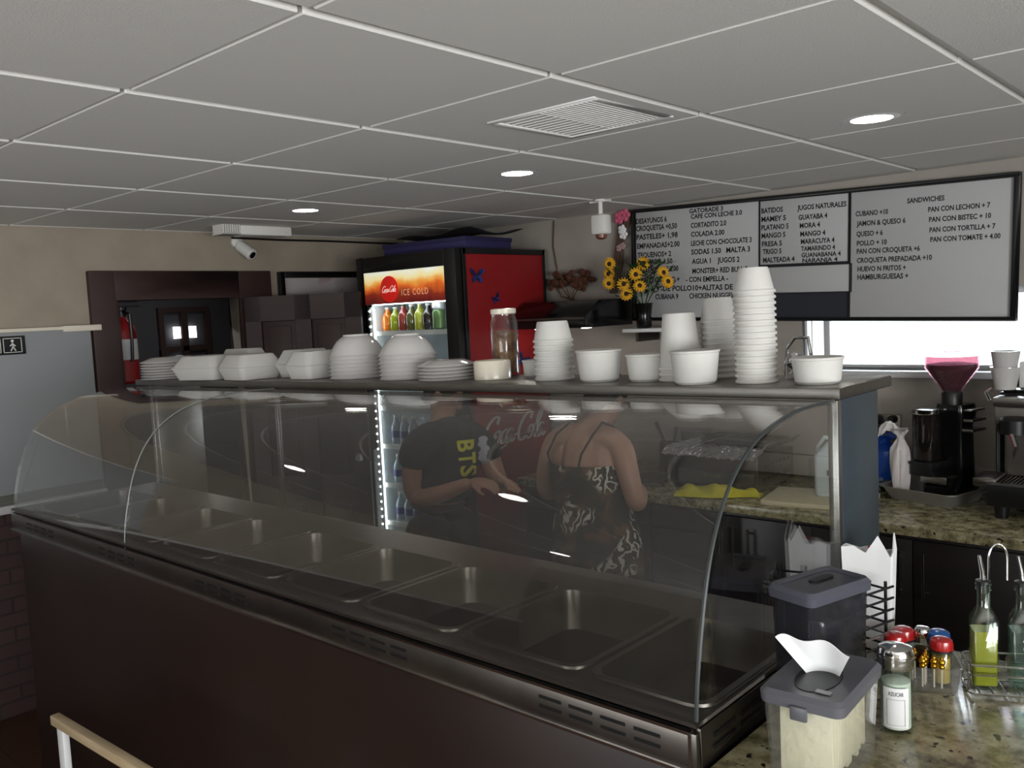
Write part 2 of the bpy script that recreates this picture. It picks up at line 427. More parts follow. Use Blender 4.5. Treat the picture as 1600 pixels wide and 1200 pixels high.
# shop front and right wall, behind the camera
w = MB()
w.box(XL-.1, XR+.1, YF-.12, YF, 0, .6); w.box(XL-.1, XR+.1, YF-.12, YF, 2.1, H+.05)
w.box(XL-.1, -2.2, YF-.12, YF, .6, 2.1); w.box(.2, XR+.1, YF-.12, YF, .6, 2.1)
struct('wall_front', w, M['wall'])
f = MB()
for x in (-2.2, -1.03, .14): f.box(x, x+.06, YF-.09, YF-.03, .66, 2.04)
f.box(-2.2, .2, YF-.09, YF-.03, .6, .66).box(-2.2, .2, YF-.09, YF-.03, 2.04, 2.1)
struct('window_2', f, M['black'])
w = MB(); w.box(XR, XR+.12, YF, YB, 0, .6).box(XR, XR+.12, YF, YB, 2.1, H+.05).box(XR, XR+.12, YF, -2.7, .6, 2.1).box(XR, XR+.12, .9, YB, .6, 2.1)
struct('wall_right', w, M['wall'])
f = MB()
for y in (-2.7, -1.5, -.3, .84): f.box(XR+.03, XR+.09, y, y+.06, .66, 2.04)
f.box(XR+.03, XR+.09, -2.7, .9, .6, .66).box(XR+.03, XR+.09, -2.7, .9, 2.04, 2.1)
struct('window_4', f, M['black'])
# unseen fill light added to brighten the hall
hl = bpy.data.lights.new('hall_fill', 'AREA'); hl.size = .4; hl.energy = 4
ho = bpy.data.objects.new('hall_fill', hl); COL.objects.link(ho); ho.location = (-5.5, 2.9, 2.25)

# white panel board on the left wall beside the doorway
t = thing('wall_panel', 'tall white wall panel with a beige top edge left of the brown doorway', 'panel', (XL+.005, 1.2, 1.05))
MB().box(0, .02, -1.2, .66, 0, .755).build('board', mat('grey_white_panel', lin(146, 148, 150), .5), t, bevel=.003)
MB().box(0, .026, -1.2, .672, .755, .772).build('top_edge', M['cream_ceramic'], t, bevel=.002)
MB().box(0, .04, .53, .71, .745, .775).build('corner_bracket', M['cream_ceramic'], t, bevel=.004)
MB().box(0, .012, -1.2, .66, -.046, 0).build('base_strip', mat('grey_green_strip', lin(92, 92, 84), .6), t)
t = thing('restroom_sign', 'black restroom sign with a white walking figure on the white panel', 'sign', (XL+.026, 1.43, 1.745))
MB().box(0, .006, -.16, .125, -.043, .043).build('plate', M['black'], t, bevel=.004)
b = MB()
for y0, y1 in ((.028, .108), (-.062, .018)):   # square outlines
    for q in ((y0, y0+.003, -.034, .034), (y1-.003, y1, -.034, .034), (y0, y1, -.034, -.031), (y0, y1, .031, .034)): b.box(.006, .0075, *q)
for cy in (.068, -.022):
    b.lathe([(.0065, 0), (.0065, .0015)], 12, M=Matrix.Translation((.006, cy, .02)) @ Matrix.Rotation(R(90), 4, 'Y'))
    for a, c in (((cy, .011), (cy+.002, -.006)), ((cy+.002, -.006), (cy+.012, -.026)), ((cy+.002, -.006), (cy-.009, -.026)), ((cy, .008), (cy+.012, -.004)), ((cy, .008), (cy-.011, -.004))):
        b.cyl((.0065, a[0], a[1]), (.0065, c[0], c[1]), .0028, 6)
b.build('pictograms', M['white_plastic'], t)

# fire extinguisher in the hall
t = thing('fire_extinguisher', 'red fire extinguisher with a white label hanging inside the doorway', 'fire extinguisher', (-4.72, 2.13, 1.5))
MB().lathe([(.055, 0), (.07, .015), (.07, .27), (.06, .31), (.03, .34), (.022, .36)], 24).build('cylinder', M['red'], t)
MB().lathe([(.024, .36), (.024, .39), (.03, .395), (.03, .41)], 16).box(-.012, .012, -.02, .1, .41, .42).box(-.012, .012, -.02, .09, .435, .445).build('valve', M['black'], t)
MB().tube([(.03, 0, .385), (.1, .0, .37), (.105, 0, .25), (.09, .0, .12)], .009).build('hose', M['black'], t)
b = MB()
for k in range(9):
    a0, a1 = R(-70+k*14), R(-70+(k+1)*14); r = .0712
    b.add([(r*math.cos(a), r*math.sin(a), z) for a in (a0, a1) for z in (.13, .24)], [(0, 2, 3, 1)])
b.build('label', M['paper'], t)
MB().box(-.03, .03, -.13, -.06, .2, .32).build('wall_hook', M['steel_dark'], t)

# brown door leaf, hinged on the doorway's right jamb and standing open
t = thing('panel_door', 'brown two-panel door standing open in front of the cooler', 'door', (-4.455, 2.72, .01), R(39))
b = MB(); L = .66
for a, c in ((0, .09), (.285, .375), (.57, L)): b.box(a, c, -.02, .02, 0, 1.93)
for z0, z1 in ((0, .2), (.75, .9), (1.79, 1.93)): b.box(0, L, -.02, .02, z0, z1)
b.build('frame', M['brown_wood'], t)
for x0 in (.09, .375):
    for z0, z1 in ((.2, .75), (.9, 1.79)):
        MB().box(x0+.0005, x0+.1945, -.006, .006, z0+.0005, z1-.0005).box(x0+.03, x0+.165, -.012, .012, z0+.03, z1-.03).build('panel', M['brown_wood'], t, bevel=.004)
MB().lathe([(.012, 0), (.012, .04), (.026, .045), (.026, .065), (.015, .075)], 16, M=Matrix.Translation((L-.05, -.02, 1.0)) @ Matrix.Rotation(R(90), 4, 'X')).build('door_knob', M['steel'], t)

# framed picture on the left wall
t = thing('framed_picture', 'black framed pale print with pink blotches above the open brown door', 'picture', (XL+.004, 2.965, 1.5))
MB().box(0, .03, 0, .036, 0, .585).box(0, .03, .62, .656, 0, .585).box(0, .03, .036, .62, .549, .585).box(0, .03, .036, .62, 0, .036).build('frame', M['black'], t, bevel=.003)
MB().box(.004, .012, .036, .62, .036, .549).build('print', mat('pale_print', lin(176, 168, 166), .5, noise=(5, lin(130, 62, 72), .52, .72)), t)

# security camera and emergency light
t = thing('security_camera', 'small white bullet security camera on the wall above the doorway', 'camera', (XL, 2.72, 2.235))
MB().lathe([(.035, 0), (.035, .012), (.02, .02)], 20, M=Matrix.Translation((0, 0, .02)) @ Matrix.Rotation(R(90), 4, 'Y')).tube([(.015, 0, .02), (.05, .005, .01), (.06, .01, -.01)], .011).build('bracket', M['white_plastic'], t)
d = Vector((.66, .25, -.5)).normalized(); q = d.to_track_quat('Z', 'Y').to_matrix().to_4x4()
c0 = Matrix.Translation((.045, 0, -.01)) @ q
MB().lathe([(.02, -.02), (.032, -.01), (.034, .085), (.03, .09)], 24, M=c0).build('housing', M['white_plastic'], t)
MB().lathe([(.02, .0905), (.02, .094)], 24, M=c0).build('lens', M['black_gloss'], t)
t = thing('emergency_light', 'slim white emergency light unit on the ceiling near the left wall', 'light', (-4.12, 2.55, H))
MB().box(-.05, .05, -.06, .25, -.05, 0).build('housing', M['white_plastic'], t, bevel=.008)
b = MB()
for k in range(8): b.box(-.05, .05, -.16+k*.013, -.154+k*.013, -.05, 0)
b.box(-.05, .05, -.165, -.058, -.05, -.045).build('louvre', M['white_plastic'], t)
b = MB().tube([(XL+.02, 2.68, 2.275), (XL+.012, 3.0, 2.272), (XL+.012, 3.35, 2.274), (XL+.012, 3.9, 2.27)], .006)
tag(b.build('wire', M['black']), 'thin black wire running along the top of the left wall', 'wire')

# ceiling vent
t = thing('ceiling_vent', 'square white louvred air vent in the ceiling tiles', 'vent', (-1.455, 1.94, H+.012))
MB().box(-.178, .178, -.182, -.162, -.016, 0).box(-.178, .178, .162, .182, -.016, 0).box(-.178, -.158, -.162, .162, -.016, 0).box(.158, .178, -.162, .162, -.016, 0).build('frame', M['grid'], t, bevel=.003)
b = MB()
for k in range(12): b.box(-.156, -.02, -.158+k*.0265, -.155+k*.0265, -.014, -.002, Matrix.Translation((0, 0, 0)))
for k in range(12): b.box(-.018+k*.0145, -.0155+k*.0145, -.158, .158, -.014, -.002)
b.build('louvre', M['grid'], t)
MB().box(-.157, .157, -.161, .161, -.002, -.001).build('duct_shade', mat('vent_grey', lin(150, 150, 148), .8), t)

# recessed downlights
def downlight(x, y, label, ring=True):
    t = thing('recessed_downlight', label, 'ceiling light', (x, y, H+.012), 0, 'round recessed ceiling lights')
    b = MB().lathe([(.058, -.004), (.058, -.014), (.078, -.012), (.078, 0)], 32, cap0=False, cap1=False)
    b.build('trim_ring', M['grid'], t)
    MB().lathe([(.0575, -.012), (.0575, -.002)], 32).build('lens', M['lamp'], t)
    if ring:
        for s in (-1, 1): MB().tube([(s*.078, 0, -.008), (s*.095, .003, -.01)], .003, 6).build('spring_clip', M['black'], t)
    return t
downlight(-.94, 2.65, 'lit round downlight nearest the menu board')
downlight(-2.17, 2.49, 'lit round downlight between the vent and the flower vase')
downlight(-3.43, 2.44, 'lit round downlight closest to the doorway wall')
for x, y in ((-3.3, .45), (-2.0, .45), (-3.05, -1.5), (-1.75, -1.5), (-.45, -1.5), (.85, -1.5), (.85, .45)):
    downlight(x, y, 'lit round downlight over the customer side, seen mirrored in the case glass', False)

# motion sensor hanging from the ceiling
t = thing('motion_sensor', 'white motion sensor hanging from the ceiling beside the menu board', 'sensor', (-2.5, 3.46, H))
MB().lathe([(.03, -.008), (.03, 0)], 20).box(-.06, .06, -.006, .006, -.012, -.004).tube([(0, 0, 0), (0, 0, -.075)], .011).build('bracket', M['white_plastic'], t)
MB().box(-.042, .042, -.03, .03, -.165, -.07).build('housing', M['white_plastic'], t, bevel=.012)
MB().lathe([(.012, -.188), (.026, -.18), (.028, -.164)], 16).build('lens', mat('sensor_lens', lin(120, 70, 58), .3), t)

# ------------------------------------------------------------------ the glass serving case
CX0, CX1, CF, CB, DZK = -3.30, -.628, 1.05, 1.585, 1.2
def shelf_z(x): return 1.6285+(x+.63)*.012
case = thing('serving_case', 'long stainless hot food serving case with curved glass front and empty wells', 'serving case', (-1.96, 1.3, 0))
def cpart(mb, name, m, par=None, **k): return mb.build(name, m, par or case, True, **k)
cpart(MB().box(CX0+.03, CX1-.05, CF+.012, CB-.02, 0, 1.125), 'front_panel', M['reflected_brown_steel'], bevel=.004)
band = MB().box(CX0, CX1, CF, CF+.012, 1.128, 1.186).box(CX0, CX1, CB-.012, CB, 1.128, 1.19).box(CX0, CX0+.012, CF+.012, CB-.012, 1.128, 1.19).box(CX1-.012, CX1, CF+.012, CB-.012, 1.128, 1.19)
bo = cpart(band, 'band', M['steel_dark'], bevel=.002)
cpart(MB().box(CX0-.002, CX1+.002, CF-.004, CF+.006, 1.124, 1.129).box(CX0-.002, CX1-.008, CF-.004, CF+.006, 1.184, 1.189).box(CX1-.012, CX1-.006, CF-.003, CF, 1.128, 1.186), 'band_trim', M['chrome'], bo, smooth=False)
for k in range(5):          # groups of paired vent slots along the front
    sl = MB()
    for j in range(4):
        x = CX0+.14+k*.56+j*.062
        for z in (1.148, 1.164): sl.box(x, x+.046, CF-.0016, CF+.001, z, z+.005)
    cpart(sl, 'vent_slots', M['black'], bo, smooth=False)
sl = MB()
for j in range(3):
    for z in (1.145, 1.163): sl.box(CX1-.001, CX1+.0016, CF+.05+j*.085, CF+.115+j*.085, z, z+.006)
cpart(sl, 'vent_slots', M['black'], bo, smooth=False)
# deck, with an opening for every well
WELL = [(-.852-.2985*i, (-.852-.2985*i)+(.268 if i else .206)) for i in range(9)]
WELL[8] = (-3.235, WELL[8][1])
WY0, WY1 = 1.105, 1.425
dk = MB().box(CX0, CX1, CF+.002, WY0, DZK-.006, DZK).box(CX0, CX1, WY1, CB-.02, DZK-.006, DZK)
xs = [CX1]
for a, b in WELL: xs += [b, a]
xs.append(CX0)
for i in range(0, len(xs), 2): dk.box(xs[i+1], xs[i], WY0, WY1, DZK-.006, DZK)
cpart(dk, 'deck', M['steel_dark'])
for a, b in WELL:
    cx, hx = (a+b)/2, (b-a)/2; cy, hy = (WY0+WY1)/2, (WY1-WY0)/2
    rings = [rrect(cx, cy, hx+.010, hy+.010, .035, DZK+.0005), rrect(cx, cy, hx+.009, hy+.009, .035, DZK+.005), rrect(cx, cy, hx-.002, hy-.002, .03, DZK+.005), rrect(cx, cy, hx-.004, hy-.004, .03, DZK-.01),
             rrect(cx, cy, hx-.014, hy-.014, .03, DZK-.09), rrect(cx, cy, hx-.02, hy-.02, .03, DZK-.1)]
    cpart(MB().loft(rings, cap0=False), 'food_well', M['steel_dark'])
# posts, end panels, top shelf
zr, zl = shelf_z(CX1), shelf_z(CX0)
cpart(MB().box(CX1-.02, CX1, CB-.004, CB+.012, DZK, zr-.0225), 'post', M['steel'], bevel=.002)
cpart(MB().box(CX0-.02, CX0, CB-.004, CB+.012, 0.9, zl-.0225), 'post', M['steel'], bevel=.002)
cpart(MB().box(-2.462, -2.446, CB-.004, CB+.008, DZK, shelf_z(-2.45)-.0225), 'post', M['steel'], bevel=.002)
cpart(MB().box(CX1-.012, CX1, CB+.013, CB+.2, .02, zr-.0225), 'end_panel', M['flare_blue_steel'], bevel=.002)
cpart(MB().box(CX0-.012, CX0, CB+.013, CB+.2, .9, zl-.0225), 'end_panel', M['steel'], bevel=.002)
sh = MB()
x0, x1 = CX0-.13, CX1+.004
a, b = shelf_z(x0), shelf_z(x1)
vs = [(x, y, z) for x, zz in ((x0, a), (x1, b)) for y in (CB-.004, CB+.27) for z in (zz-.022, zz)]
sh.add(vs, [(0, 1, 3, 2), (4, 6, 7, 5), (0, 4, 5, 1), (2, 3, 7, 6), (0, 2, 6, 4), (1, 5, 7, 3)])
cpart(sh, 'top_shelf', mat('satin_steel_shelf', lin(128, 125, 120), .42, 1, noise=(14, lin(116, 113, 108), .3, .7, (1, 6, 6))), bevel=.003)
# curved glass
PROF = [(1.060, 1.190), (1.066, 1.25), (1.080, 1.32), (1.096, 1.38), (1.115, 1.43), (1.143, 1.48), (1.182, 1.525), (1.235, 1.562), (1.30, 1.587), (1.38, 1.602), (1.47, 1.608), (1.575, 1.606)]
def smooth_prof():
    out = []
    P = [PROF[0]]+PROF+[PROF[-1]]
    for i in range(1, len(P)-2):
        for k in range(3):
            t = k/3; q = []
            for d in (0, 1):
                p0, p1, p2, p3 = P[i-1][d], P[i][d], P[i+1][d], P[i+2][d]
                q.append(.5*(2*p1+(p2-p0)*t+(2*p0-5*p1+4*p2-p3)*t*t+(3*p1-p0-3*p2+p3)*t**3))
            out.append(tuple(q))
    return out+[PROF[-1]]
SP = smooth_prof()
def curved(xa, xb):
    mb = MB(); th = .005; n = len(SP); vs = []
    for x in (xa, xb):
        for i, (y, z) in enumerate(SP):
            dy = SP[min(i+1, n-1)][0]-SP[max(i-1, 0)][0]; dz = SP[min(i+1, n-1)][1]-SP[max(i-1, 0)][1]; l = math.hypot(dy, dz)
            dzs = (shelf_z(x)-shelf_z(CX1))*max(0, (z-1.19)/.41)
            vs.append((x, y, z+dzs)); vs.append((x, y+dz/l*th, z-dy/l*th+dzs))
    fs = []; o = 2*n
    for i in range(n-1):
        a, b = 2*i, 2*i+2
        fs += [(a, b, o+b, o+a), (a+1, o+a+1, o+b+1, b+1), (a, a+1, b+1, b), (o+a, o+b, o+b+1, o+a+1)]
    fs += [(0, o, o+1, 1), (2*n-2, 2*n-1, o+2*n-1, o+2*n-2)]
    return mb.add(vs, fs)
for xa, xb in ((CX0, -2.4515), (-2.4485, CX1-.006)):
    cg = cpart(curved(xa, xb), 'curved_glass', M['case_glass'])
    for x in ((xb,) if xa < -3 else (xb,)):
        pts = [(x, y+.0015, z+(shelf_z(x)-shelf_z(CX1))*max(0, (z-1.19)/.41)) for y, z in SP]
        cpart(MB().tube(pts, .0022 if xa < -3 else .0034, 6), 'glass_edge', M['glass_edge'] if xa < -3 else M['dark_edge'], cg)
# flat side glass at both ends, following the curve
for x, th in ((CX1-.0055, .004), (CX0+.001, .004)):
    dzs = shelf_z(x)-shelf_z(CX1)
    poly = [(y+.008, z+dzs*max(0, (z-1.19)/.41)-.006) for y, z in SP]+[(CB-.006, 1.595+dzs), (CB-.006, DZK+.006), (1.068, DZK+.006)]
    n = len(poly)
    sg = MB().add([(x, y, z) for y, z in poly]+[(x+th, y, z) for y, z in poly], [tuple(range(n)), tuple(range(n, 2*n))[::-1]]+[(i, (i+1) % n, n+(i+1) % n, n+i) for i in range(n)])
    cpart(sg, 'side_glass', M['glass'])

# ------------------------------------------------------------------ granite bar at the right end
CZ = 1.13
bar = thing('granite_bar', 'speckled granite bar counter at the right end of the serving case', 'counter', (.2, 1.35, 0))
MB().box(CX1+.004, 1.4, .86, 1.715, CZ-.035, CZ).build('countertop', M['granite'], bar, True, bevel=.006)
MB().box(CX1+.02, 1.38, .98, 1.66, 0, CZ-.036).build('cabinet', M['cabinet'], bar, True, bevel=.003)

# ------------------------------------------------------------------ back counter, under the window
BZ, BF = .95, 3.27
bc = thing('back_counter', 'long granite worktop running under the menu board and window', 'worktop', (-1, 3.6, BZ-.04))
MB().box(-2.95, 1.6, BF, YB-.002, BZ-.04, BZ).build('slab', M['granite'], bc, True, bevel=.006)
tag(MB().box(-2.95, 1.6, YB-.022, YB-.002, BZ+.001, BZ+.1).build('backsplash', M['backwall'], bevel=.002), 'pale strip of backsplash tile along the wall behind the worktop', 'backsplash')
LAB = ['dark base cabinet beside the cooler with two long chrome pulls', 'dark base cabinet behind the patterned dress with two long chrome pulls', 'dark base cabinet below the cutting board, at the right steel end panel', 'dark base cabinet below the coffee grinder', 'dark base cabinet below the espresso machine', 'dark base cabinet at the right end of the worktop']
for i in range(6):
    x0 = -2.93+i*.755; x1 = x0+.752
    t = thing('base_cabinet', LAB[i], 'cabinet', ((x0+x1)/2, 3.62, 0), 0, 'dark base cabinets under the back worktop')
    hx = (x1-x0)/2
    MB().box(-hx, hx, -.3, .33, .08, BZ-.041).box(-hx+.02, hx-.02, -.26, .33, 0, .08).build('body', M['cabinet'], t, bevel=.002)
    for s in (-1, 1):
        dx0, dx1 = (-hx+.003, -.002) if s < 0 else (.002, hx-.003)
        dr = MB().box(dx0, dx1, -.32, -.301, .1, BZ-.06).build('door', M['cabinet'], t, bevel=.002)
        hxp = s*.042
        MB().tube([(hxp, -.345, .68), (hxp, -.345, .85)], .005).tube([(hxp, -.32, .7), (hxp, -.345, .7)], .004).tube([(hxp, -.32, .83), (hxp, -.345, .83)], .004).build('pull_handle', M['chrome'], dr)

# ------------------------------------------------------------------ menu board
A = R(-1.6)
mbd = thing('menu_board', 'long black-framed menu board with three white letter panels over the window', 'menu board', (-1.75, 3.968, 1.98))
mbd.rotation_euler = (0, -A, 0)
MB().box(-.907, .912, -.006, .004, -.297, .288).build('backing', mat('dark_blue_backing', lin(34, 36, 46), .6), mbd)
MB().box(-.907, .912, -.03, -.0065, .272, .288).box(-.907, .912, -.03, -.0065, -.297, -.281).box(-.907, -.892, -.03, -.0065, -.281, .272).box(.89, .912, -.03, -.0065, -.281, .272).build('frame', M['black'], mbd, bevel=.002)
board_mat = mat('white_letter_board', lin(178, 178, 178), .5)
PAN = [('A', -.886, -.188, -.279, .270), ('B', -.182, .238, -.030, .268), ('B2', -.182, .252, -.164, -.044), ('C', .249, .888, -.279, .268)]
TXT = [('A', 'DESAYUNOS 6', -0.885, 0.213, 0.188, 0.027), ('A', 'CROQUETSA +0,50', -0.885, 0.175, 0.248, 0.027), ('A', 'PASTELES+ 1,98', -0.883, 0.13, 0.25, 0.027), ('A', 'EMPANADAS+2.00', -0.88, 0.083, 0.258, 0.027), ('A', 'TEQUENOS+ 2', -0.878, 0.036, 0.206, 0.027), ('A', 'TOSTADA 1.50', -0.875, -0.002, 0.21, 0.027), ('A', 'TOSTADA QC 2.00', -0.872, -0.041, 0.241, 0.027), ('A', 'PAN C. CUBANO +', -0.87, -0.096, 0.246, 0.027), ('A', 'A 9 -DE POLLO10+ALITAS DE POLLO', -0.80, -0.143, 0.60, 0.027), ('A', 'CUBANA 9', -0.771, -0.184, 0.139, 0.027), ('A', 'CHICKEN NUGGES +7', -0.568, -0.183, 0.286, 0.026), ('A', 'GATORADE 3', -0.565, 0.243, 0.188, 0.022), ('A', 'CAFE CON LECHE 3.0', -0.556, 0.215, 0.28, 0.023), ('A', 'CORTADITO 2.0', -0.557, 0.17, 0.197, 0.025), ('A', 'COLADA 2.00', -0.556, 0.126, 0.186, 0.025), ('A', 'LECHE CON CHOCOLATE 3', -0.556, 0.081, 0.33, 0.025), ('A', 'SODAS 1.50   MALTA 3', -0.555, 0.037, 0.321, 0.026), ('A', 'AGUA 1    JUGOS 2', -0.552, -0.01, 0.263, 0.026), ('A', 'MONSTER+ RED BULL 3', -0.549, -0.058, 0.301, 0.026), ('A', '- CON EMPELLA -', -0.587, -0.1, 0.236, 0.026), ('B', 'BATIDOS', -0.176, 0.212, 0.107, 0.024), ('B', 'MAMEY 5', -0.176, 0.172, 0.122, 0.024), ('B', 'PLATANO 5', -0.176, 0.133, 0.135, 0.024), ('B', 'MANGO 5', -0.175, 0.095, 0.119, 0.024), ('B', 'FRESA 5', -0.173, 0.056, 0.1, 0.024), ('B', 'TRIGO 5', -0.169, 0.02, 0.094, 0.024), ('B', 'MALTEADA 4', -0.167, -0.02, 0.156, 0.024), ('B', 'JUGOS NATURALES', 0.001, 0.212, 0.227, 0.023), ('B', 'GUAYABA 4', 0.007, 0.168, 0.135, 0.023), ('B', 'MORA 4', 0.013, 0.13, 0.096, 0.023), ('B', 'MANGO 4', 0.016, 0.092, 0.118, 0.023), ('B', 'MARACUYA 4', 0.019, 0.057, 0.157, 0.023), ('B', 'TAMARINDO 4', 0.02, 0.025, 0.159, 0.022), ('B', 'GUANABANA 4', 0.022, -0.004, 0.183, 0.021), ('B', 'NARANJA 4', 0.027, -0.028, 0.164, 0.019), ('C', 'SANDWICHES', 0.486, 0.202, 0.148, 0.021), ('C', 'CUBANO +10', 0.269, 0.164, 0.139, 0.022), ('C', 'JAMON & QUESO 6', 0.274, 0.121, 0.207, 0.022), ('C', 'QUESO + 6', 0.274, 0.076, 0.113, 0.022), ('C', 'POLLO + 10', 0.276, 0.035, 0.129, 0.022), ('C', 'PAN CON CROQUETA +6', 0.276, 0.0, 0.265, 0.022), ('C', 'CROQUETA PREPADADA +10', 0.277, -0.04, 0.313, 0.022), ('C', 'HUEVO N FRITOS +', 0.28, -0.078, 0.206, 0.022), ('C', 'HAMBURGUESAS +', 0.28, -0.114, 0.217, 0.023), ('C', 'PAN CON LECHON + 7', 0.571, 0.159, 0.235, 0.021), ('C', 'PAN CON BISTEC + 10', 0.575, 0.117, 0.235, 0.021), ('C', 'PAN CON TORTILLA + 7', 0.578, 0.074, 0.249, 0.021), ('C', 'PAN CON TOMATE + 4.00', 0.582, 0.034, 0.264, 0.021)]
for nm, x0, x1, z0, z1 in PAN:
    pn = MB().box(x0, x1, -.016, -.0065, z0, z1).build('letter_panel', board_mat, mbd, bevel=.001)
    for b, s, x, z, wd, h in TXT:
        if b == nm:
            q = text_mb(s, wd, h, bold=.03); MB().add(q.v, q.f, Matrix.Translation((x, -.0162, z))).build('lettering', M['black'], pn, smooth=False)
    bd = MB()
    for a, c, d, e in ((x0-.004, x1+.004, z1, z1+.004), (x0-.004, x1+.004, z0-.004, z0), (x0-.004, x0, z0, z1), (x1, x1+.004, z0, z1)): bd.box(a, c, -.02, -.0065, d, e)
    bd.build('panel_rim', M['black'], pn, smooth=False)

# ------------------------------------------------------------------ the red drinks cooler
FX0, FX1, FY0, FY1, FH = -4.06, -3.25, 3.21, 3.93, 2.13
fr = thing('drinks_cooler', 'tall red glass-door drinks cooler with a lit cola header in the corner', 'cooler', ((FX0+FX1)/2, 3.57, 0))
def fpart(mb, name, m, par=None, **k): return mb.build(name, m, par or fr, True, **k)
liner = mat('white_cooler_liner', lin(200, 208, 210), .5)
fpart(MB().box(FX1-.012, FX1, FY0+.05, FY1, .04, FH-.02), 'side_panel', M['red'], bevel=.003)
fpart(MB().box(FX0, FX0+.012, FY0+.05, FY1, .04, FH-.02), 'side_panel', M['red'], bevel=.003)
fpart(MB().box(FX0, FX1, FY1-.02, FY1, .04, FH-.02).box(FX0+.013, FX1-.013, FY0+.05, FY1-.021, .04, .3).box(FX0, FX1, FY0+.04, FY1, FH-.02, FH).box(FX0+.013, FX1-.013, FY0+.05, FY1-.021, 1.9, FH-.021), 'cabinet', M['black'])
fpart(MB().box(FX0+.014, FX1-.014, FY1-.06, FY1-.022, .3, 1.9).box(FX0+.013, FX0+.05, FY0+.06, FY1-.06, .3, 1.9).box(FX1-.05, FX1-.013, FY0+.06, FY1-.06, .3, 1.9), 'liner', liner)
fpart(MB().box(FX0, FX0+.055, FY0, FY0+.05, .04, FH).box(FX1-.085, FX1, FY0, FY0+.05, .04, FH).box(FX0+.055, FX1-.085, FY0, FY0+.05, 2.045, FH).box(FX0+.055, FX1-.085, FY0, FY0+.05, .04, .3), 'door_frame', M['black'], bevel=.004)
fpart(MB().box(FX0+.056, FX1-.086, FY0+.02, FY0+.026, .301, 1.86), 'door_glass', M['glass'])
fpart(MB().box(FX1-.004, FX1+.006, FY0+.05, FY0+.075, .04, FH).box(FX1-.004, FX1+.006, FY1-.02, FY1, .04, FH).box(FX1-.004, FX1+.006, FY0+.05, FY1, FH-.03, FH), 'edge_trim', M['black'], bevel=.002)
def header_mat():
    m = bpy.data.materials.new('backlit_header'); m.use_nodes = True; nt = m.node_tree; p = nt.nodes['Principled BSDF']
    tc = nt.nodes.new('ShaderNodeTexCoord'); sep = nt.nodes.new('ShaderNodeSeparateXYZ')
    n = nt.nodes.new('ShaderNodeTexNoise'); n.inputs['Scale'].default_value = 9; n.inputs['Detail'].default_value = 4
    mr = nt.nodes.new('ShaderNodeMapRange'); mr.inputs['From Min'].default_value = 1.86; mr.inputs['From Max'].default_value = 2.045
    ad = nt.nodes.new('ShaderNodeMath'); ad.operation = 'MULTIPLY_ADD'; ad.inputs[1].default_value = .55; ad.inputs[2].default_value = -.27
    a2 = nt.nodes.new('ShaderNodeMath'); a2.operation = 'ADD'
    r = nt.nodes.new('ShaderNodeValToRGB'); e = r.color_ramp.elements
    e[0].position = 0; e[0].color = lin(80, 22, 22); e[1].position = 1; e[1].color = lin(228, 232, 214)
    for pos, c in ((.3, (128, 40, 24)), (.5, (206, 96, 34)), (.66, (226, 160, 70)), (.8, (232, 216, 160))):
        q = e.new(pos); q.color = lin(*c)
    nt.links.new(tc.outputs['Object'], sep.inputs[0]); nt.links.new(tc.outputs['Object'], n.inputs['Vector'])
    nt.links.new(sep.outputs['Z'], mr.inputs['Value']); nt.links.new(n.outputs['Fac'], ad.inputs[0])
    nt.links.new(ad.outputs[0], a2.inputs[0]); nt.links.new(mr.outputs[0], a2.inputs[1]); nt.links.new(a2.outputs[0], r.inputs[0])
    nt.links.new(r.outputs[0], p.inputs['Base Color']); nt.links.new(r.outputs[0], p.inputs['Emission Color']); p.inputs['Emission Strength'].default_value = .55
    return m
hd = fpart(MB().box(FX0+.056, FX1-.086, FY0+.008, FY0+.04, 1.865, 2.044), 'header_sign', header_mat())
def stroke(mb, pts, M4, r):
    P = [Vector(p) for p in pts]; out = []
    for i in range(len(P)-1):
        p0, p1, p2, p3 = P[max(i-1, 0)], P[i], P[i+1], P[min(i+2, len(P)-1)]
        for k in range(4):
            t = k/4; out.append(.5*(2*p1+(p2-p0)*t+(2*p0-5*p1+4*p2-p3)*t*t+(3*p1-p0-3*p2+p3)*t**3))
    out.append(P[-1])
    # ribbon in local x-z with a small thickness
    n = len(out); vs = []; fs = []
    for i, q in enumerate(out):
        d = out[min(i+1, n-1)]-out[max(i-1, 0)]; d = d.normalized() if d.length else Vector((1, 0)); nn = Vector((-d.y, d.x))
        ww = r*(.55+.6*abs(d.y))
        a, b = q+nn*ww, q-nn*ww
        vs += [M4 @ Vector((a.x, 0, a.y)), M4 @ Vector((b.x, 0, b.y)), M4 @ Vector((a.x, .0012, a.y)), M4 @ Vector((b.x, .0012, b.y))]
    for i in range(n-1):
        a, b = 4*i, 4*i+4; fs += [(a, a+1, b+1, b), (a+2, b+2, b+3, a+3), (a, b, b+2, a+2), (a+1, a+3, b+3, b+1)]
    fs += [(0, 2, 3, 1), (4*n-4, 4*n-3, 4*n-1, 4*n-2)]
    mb.add(vs, fs)
